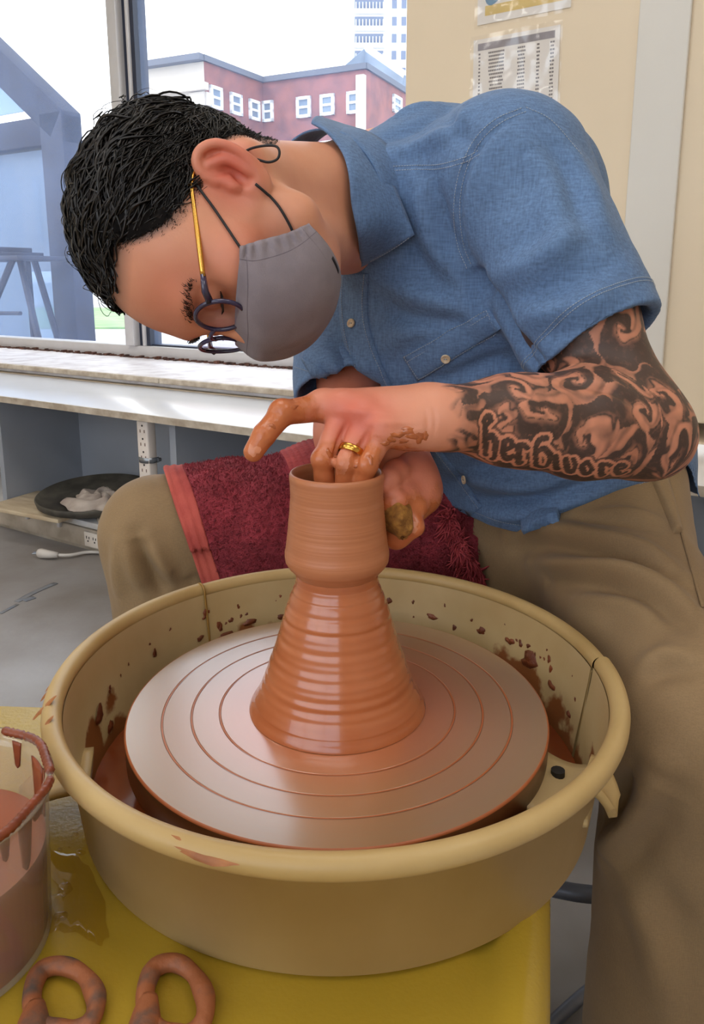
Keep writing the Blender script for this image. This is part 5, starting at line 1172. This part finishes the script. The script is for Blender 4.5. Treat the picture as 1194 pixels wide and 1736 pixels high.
def button(x, y, r=.0052, bv=None, off=.0034):
    p, n = hit(bv or sbv, x, y, off)
    e1 = nrm(np.cross(n, [0, 0, 1])); e2 = np.cross(n, e1); b_ = B(); b_.grid(lambda u, v: p+(e1*math.cos(2*PI*u)+e2*math.sin(2*PI*u))*[0, r*.7, r*.8, r, r, 0][int(round(v*5))]+n*[.0012, .0012, .0022, .0018, 0, 0][int(round(v*5))], 24, 6, cu=True)
    o = b_.build('button', m_button, shirt, smooth=True)
    for k in (-1, 1): q = p+e1*.0013*k+n*.0013; B().tube([q-n*.0004, q+n*.0004], .00055, 8).build('thread_hole', m_blk, o)
    B().tube([p+e1*.0014+n*.0018, p-e1*.0014+n*.0018], .0004, 5).build('thread', m_stitch, o)
for x, y in ((599, 549), (757, 606), (792, 813), (640, 655)): button(x, y)
# ------------------------------------------------------------ trousers and shoes
m_trou = weave_material('khaki_twill', (150, 124, 88), (132, 106, 74), wv=1300, bump=.12, lo=.9, hi=1.1)
TV, TF = build_trousers(0).mesh(.0042, smooth=3); tb0 = bvh_of(TV, TF)
TV = folds(TV, TF, [(p_, a_*1.9, w_*.85) for p_, a_, w_ in [([(860, 905), (922, 897), (1031, 917), (1097, 938), (1156, 978)], .008, .014), ([(870, 930), (960, 930), (1060, 945), (1130, 975)], -.007, .012), ([(900, 950), (965, 958), (1064, 975), (1130, 1008), (1186, 1054)], .010, .015), ([(930, 985), (1020, 990), (1090, 1010), (1160, 1060)], -.009, .013), ([(980, 1010), (1060, 1020), (1120, 1050)], .005, .012),
    ([(960, 880), (1040, 880), (1110, 900)], -.004, .01), ([(1000, 870), (1060, 868), (1120, 880)], .004, .01),
    ([(1022, 1450), (1050, 1415), (1077, 1382), (1119, 1297)], .010, .018), ([(1005, 1395), (1040, 1360), (1075, 1310)], -.010, .016), ([(1040, 1470), (1085, 1420), (1140, 1340)], -.006, .018), ([(1060, 1500), (1110, 1600), (1130, 1730)], .005, .02), ([(1100, 1480), (1150, 1560), (1170, 1700)], -.004, .02), ([(1080, 1140), (1120, 1110), (1180, 1110)], .004, .012), ([(1090, 1160), (1130, 1135), (1190, 1135)], -.004, .012),
    ([(232, 905), (240, 945), (262, 985), (285, 1010)], -.009, .012), ([(222, 920), (228, 960), (245, 1000)], .006, .012), ([(250, 915), (272, 950), (300, 980), (330, 990)], .006, .012), ([(290, 960), (310, 985), (335, 980)], -.005, .01), ([(205, 900), (200, 960), (205, 1020)], .005, .015)]], tb0)
TV = TV+vnormals(TV, TF)*(.0016*vnoise(TV, 22, 6)+.0005*vnoise(TV, 60, 9))[:, None]
trou = mesh_fast('trousers', TV, TF, m_trou, person); trou['label'] = 'khaki brown cotton trousers'
tbv = bvh_of(TV, TF)
P = hits(tbv, cat_rom([(1130, 835), (1150, 890), (1165, 940), (1190, 1030)], 6), .001); B().tube(P, .0016, 6).build('side_seam', m_trou, trou, smooth=True)
# folded-over corner of the shirt hem lying on the thigh
patch('hem_corner', lambda u, v: lerp(lerp((866, 858), (952, 868), u), lerp((902, 899), (948, 884), u), v), 16, 12, .012, m_shirt, shirt, tbv, .003)
# pocket welt gaping at the hip
patch('pocket', lambda u, v: lerp(lerp((1105, 815), (1142, 905), u), lerp((1128, 812), (1152, 905), u), v), 14, 5, .006, m_trou, trou, tbv, .004)
m_shoe = mat('brown_shoe', (70, 58, 48), .6, rgb2=(52, 44, 38)); m_sole = mat('rubber_sole', (60, 58, 56), .8)
for a in ('L', 'R'):
    A_ = J['an'+a]; fd = nrm(np.array([-.65, -.75, 0]) if a == 'L' else np.array([-.9, -.35, 0])); sd_ = np.array([-fd[1], fd[0], 0]); base = np.array([A_[0], A_[1], 0])
    def sp(u, v):
        x = -.08+.28*u; w_ = .046*(max(0, math.sin(PI*min(1, .12+.86*u)))**.45)*(1-.12*math.sin(PI*u)); hgt = .105-.065*min(1, max(0, (u-.25)/.5))**1.0-.02*max(0, u-.8)*5*.4
        th = PI*v; return base+fd*x+sd_*w_*math.cos(th)+np.array([0, 0, .022+hgt*math.sin(th)**.7])
    B().grid(sp, 26, 16).build('shoe', m_shoe, person, smooth=True)
    B().grid(lambda u, v: base+fd*(-.085+.29*u)+sd_*.052*(max(0.02, math.sin(PI*min(1, .1+.88*u)))**.45)*(2*min(1, max(0, [0, 0, 1, 1][int(round(v*3))]))-1)+np.array([0, 0, [.0, .026, .026, 0][int(round(v*3))]]), 24, 4).build('shoe_sole', m_sole, person, smooth=False)
# ------------------------------------------------------------ towel over the far thigh
m_terry = mat('burgundy_terry', (160, 54, 66), .95, rgb2=(124, 36, 46), scale=34, bump=1.0, bscale=700, sheen=.45, detail=7)
m_terry.node_tree.nodes['Principled BSDF'].inputs['Sheen Tint'].default_value = (*lin((220, 120, 130)), 1)
m_hem = mat('towel_hem', (196, 92, 78), .85, rgb2=(150, 52, 50), scale=16, stretch=(1, 1, 1), bump=.4, bscale=500)
m_waf = mat('towel_waffle', (176, 74, 72), .9, rgb2=(140, 50, 52), scale=30, bump=.4, bscale=500)
tw_ = empty('towel', J['knR']+(J['hipR']-J['knR'])*.4, 'burgundy terry towel draped over the far thigh', 'towel')
A0, A1 = J['hipR'], J['knR']; TD = nrm(A1-A0); TLn = np.linalg.norm(A1-A0); tu = nrm(np.array([0, 0, 1.])-TD*TD[2]); tf = np.cross(TD, tu); tf = tf if tf@CF < 0 else -tf
def towp(a, s, off=0.):
    # a: metres from the hip along the thigh; s: metres across, 0 at the crest, + hanging on the near side
    c0 = A0+TD*a; r = .104+(.070-.104)*a/TLn+.0125+off
    sa = PI/2*r
    # hem runs aslant: it slides towards the hip lower on the near side
    if s < -sa*.8: ph = -.8*PI/2; p = c0+tu*r*math.cos(ph)+tf*r*math.sin(ph)-np.array([0, 0, 1])*(-s-sa*.8)
    elif s < sa: ph = s/r; p = c0+tu*r*math.cos(ph)+tf*r*math.sin(ph)
    else: p = c0+tf*(r+.012*math.sin((s-sa)*14+a*9))-np.array([0, 0, 1.])*(s-sa)
    return p
def drape(a, s):
    bump_ = .010*math.exp(-((a-.245)/.035)**2-((s+.02)/.09)**2)+.006*math.exp(-((a-.14)/.05)**2)-.004*math.exp(-((a-.20)/.02)**2)
    return bump_+.003*math.sin(a*34+s*12)*math.exp(-((s-.05)/.1)**2)+.0022*math.sin(a*71-s*29)
S0_, S1_ = -.10, .30
def slant(s): return .455-.30*max(0, s)**1.15
def aof(u, s): return -.02+(slant(s)+.02)*u
NU, NV = 330, 190; TERRY = []
U_, V_2 = np.meshgrid(np.linspace(0, 1, NU), np.linspace(0, 1, NV), indexing='ij')
def towgrid(u0, u1, nu, nv, off0, tex, name, m):
    P = np.zeros((nu, nv, 3))
    for i in range(nu):
        for j in range(nv):
            s = S0_+(S1_-S0_)*j/(nv-1); u = u0+(u1-u0)*i/(nu-1); a = aof(u, s); P[i, j] = towp(a, s, drape(a, s)+off0+tex(u, s))
    if name == 'terry_field':
        Q = P.reshape(-1, 3); n1_ = vnoise(Q, 330, 1)+.6*vnoise(Q, 700, 2); ctr = np.array([A0+TD*((q-A0)@TD) for q in Q[::1]]) if False else A0+((Q-A0)@TD)[:, None]*TD; nn = Q-ctr; nn /= np.linalg.norm(nn, axis=1)[:, None]; P = (Q+nn*(.0011*n1_)[:, None]).reshape(nu, nv, 3)
    TERRY.append(P[::4, ::4]) if name == 'terry_field' else None
    idx = np.arange(nu*nv).reshape(nu, nv); F = np.stack([idx[:-1, :-1], idx[1:, :-1], idx[1:, 1:], idx[:-1, 1:]], -1).reshape(-1, 4)
    o = mesh_fast(name, P.reshape(-1, 3), F, m, tw_); md = o.modifiers.new('s', 'SOLIDIFY'); md.thickness = .004; md.offset = -1; return o
towgrid(0, .945, NU, NV, 0, lambda u, s: .001, 'terry_field', m_terry)
towgrid(.945, 1.0, 16, 110, .0006, lambda u, s: .0012*math.sin((u-.945)/.055*PI*5)*.6+.0008, 'hem_band', m_hem)
towgrid(.565, .675, 46, 260, .0026, lambda u, s: .0013*abs(math.sin((u-.565)/.11*PI*7))*abs(math.sin(s*480)), 'waffle_band', m_waf)
rs = np.random.default_rng(8); nT = 26000; uT = rs.uniform(0, .945, nT); sT = rs.uniform(-.07, .26, nT); keep = (uT < .56) | (uT > .68); uT, sT = uT[keep], sT[keep]
PT = np.array([towp(aof(u, s), s, drape(aof(u, s), s)+.001) for u, s in zip(uT, sT)]); cT = A0+((PT-A0)@TD)[:, None]*TD; nT_ = PT-cT; nT_ /= np.linalg.norm(nT_, axis=1)[:, None]
tp_ = PT+nT_*.0019+rs.normal(0, .0011, PT.shape); e1T = np.cross(nT_, rs.normal(0, 1, PT.shape)); e1T /= np.linalg.norm(e1T, axis=1)[:, None]; e2T = np.cross(nT_, e1T); rT = .0006
VT = np.stack([PT+e1T*rT, PT-e1T*rT*.5+e2T*rT*.87, PT-e1T*rT*.5-e2T*rT*.87, tp_+e1T*rT*.6, tp_-e1T*rT*.3+e2T*rT*.5, tp_-e1T*rT*.3-e2T*rT*.5], 1).reshape(-1, 3); bT = np.arange(len(PT))*6
FT = np.concatenate([np.stack([bT+k, bT+(k+1) % 3, bT+3+(k+1) % 3, bT+3+k], 1) for k in range(3)]+[np.stack([bT+3, bT+4, bT+5, bT+5], 1)][:0]); mesh_fast('pile', VT, FT, m_terry, tw_)['kind'] = 'stuff'
frg = B(); rs = np.random.default_rng(5)
for k in range(150):
    s = rs.uniform(.0, .26); a = -.02+rs.uniform(-.006, .004); p = towp(a, s, .002)+nrm(CAM-J['hipR'])*.004; q = p-TD*rs.uniform(.006, .016)+rs.normal(0, .003, 3); r_ = q-TD*rs.uniform(.004, .014)+rs.normal(0, .004, 3)-np.array([0, 0, rs.uniform(.004, .016)])
    frg.tube([p, q, r_], [.0009, .0008, .0004], 4)
g_ = TERRY[0]; ni, nj = g_.shape[:2]; tbvh = BVHTree.FromPolygons(g_.reshape(-1, 3).tolist(), [(i*nj+j, (i+1)*nj+j, (i+1)*nj+j+1, i*nj+j+1) for i in range(ni-1) for j in range(nj-1)])
fl_ = cat_rom([(760, 868), (765, 895), (778, 925), (797, 955), (812, 982)], 10)
for k in range(420):
    c_ = along(fl_, rs.random()); p, n = hit(tbvh, c_[0]+rs.normal(0, 3), c_[1]+rs.normal(0, 4))
    if p is None: continue
    p = p+n*.003; d_ = CD(rs.uniform(-.9, .5), rs.uniform(-1, .5), 0)*rs.uniform(.008, .018); q = p+d_+n*rs.uniform(.003, .009); r_ = q+d_*.6+rs.normal(0, .004, 3)-np.array([0, 0, rs.uniform(.0, .010)])
    frg.tube(cat_rom([p, q, r_], 3), [.0014, .0014, .0013, .0012, .0011, .0009, .0006], 4)
frg.build('fringe', mat('towel_fringe', (186, 74, 80), .95, rgb2=(150, 50, 58), scale=60), tw_, smooth=True)['kind'] = 'stuff'
# ------------------------------------------------------------ sponge in the far hand
m_sponge = mat('sponge', (170, 118, 50), .9, rgb2=(118, 76, 28), scale=160, bump=1, bscale=260)
sc_ = at(672, 872, .658); sx_, sy_, sz_ = CD(.95, .1, .3), CD(-.25, .95, .1), CD(-.3, 0, .95)
def spg(u, v):
    a, b_ = 2*PI*u, PI*v; q = (nrm(sx_)*.0125*math.cos(a)*math.sin(b_)+nrm(sy_)*.020*math.cos(b_)+nrm(sz_)*.017*math.sin(a)*math.sin(b_)); return sc_+q*(1+.06*math.sin(5*a+3*b_)+.05*math.sin(7*b_+a*2))
tag(B().grid(spg, 32, 20, cu=True).build('sponge', m_sponge, smooth=True), 'small tan sponge pressed against the cup in his hand', 'sponge')
# ------------------------------------------------------------ stool and cable
m_blue = mat('blue_plastic', (28, 84, 132), .4, var=.12)
stl = empty('stool', (J['pel'][0]+.04, J['pel'][1]+.03, 0), 'blue plastic stool with grey steel ring frame under the potter', 'stool')
sc0 = np.array([J['pel'][0]+.05, J['pel'][1]+.02, 0]); zs = .425
B().lathe([(0, zs-.03), (.17, zs-.028), (.205, zs-.01), (.215, zs+.03), (.208, zs+.038), (.195, zs+.008), (.16, zs-.008), (0, zs-.012)], sc0, 64).build('seat', m_blue, stl, smooth=True)
for k in range(4):
    a = PI/4+k*PI/2+.3; B().tube([sc0+np.array([.12*math.cos(a), .12*math.sin(a), zs-.02]), sc0+np.array([.235*math.cos(a), .235*math.sin(a), .0])], .0125, 12).build('leg', m_lg, stl, smooth=True)
rg_ = gp(975, 1513, .16); rr_ = np.linalg.norm((rg_-sc0)[:2])
B().tube([sc0+np.array([rr_*math.cos(a), rr_*math.sin(a), .16]) for a in np.linspace(0, 2*PI, 61)[:-1]], .0105, 10, closed=True).build('foot_ring', m_lg, stl, smooth=True)
cb_ = B().tube(cat_rom([gp(900, 1775, .009), gp(950, 1722, .009), gp(1012, 1668, .009), gp(1100, 1600, .009), gp(1200, 1560, .009)], 6), .008, 8).build('floor_cable', m_lg, smooth=True)
tag(cb_, 'grey cable running across the concrete floor', 'cable')

# smears of wet slip and nails on the hands
m_smear = mat('wet_slip_smear', (186, 104, 58), .16, rgb2=(164, 84, 44), scale=120, coat=.6, bump=.6, bscale=160)
bodyb = bvh_of(AV, AF)
for k, (x, y, sx, sy) in enumerate(((690, 728, .010, .004), (700, 740, .008, .005), (712, 742, .006, .006), (676, 738, .008, .004), (664, 746, .006, .004), (684, 748, .008, .003), (655, 752, .005, .004), (722, 738, .004, .005), (628, 778, .004, .005), (604, 790, .003, .004), (560, 770, .004, .006), (500, 690, .006, .003), (462, 722, .004, .003))):
    p, n = hit(bodyb, x, y)
    if p is not None: blob(p, n, sx*.8, sy*.8, .0014, 300+k, m_smear, person, 'clay_smear')
for x, y in ((431, 763),):
    p, n = hit(bodyb, x, y)
    if p is not None: blob(p, n, .0042, .0055, .0009, 400, m_nail, person, 'fingernail')
rb_ = bvh_of(RV, RF); p, n = hit(rb_, 700, 893)
if p is not None: blob(p, n, .0055, .0042, .0009, 401, m_nail, person, 'fingernail')
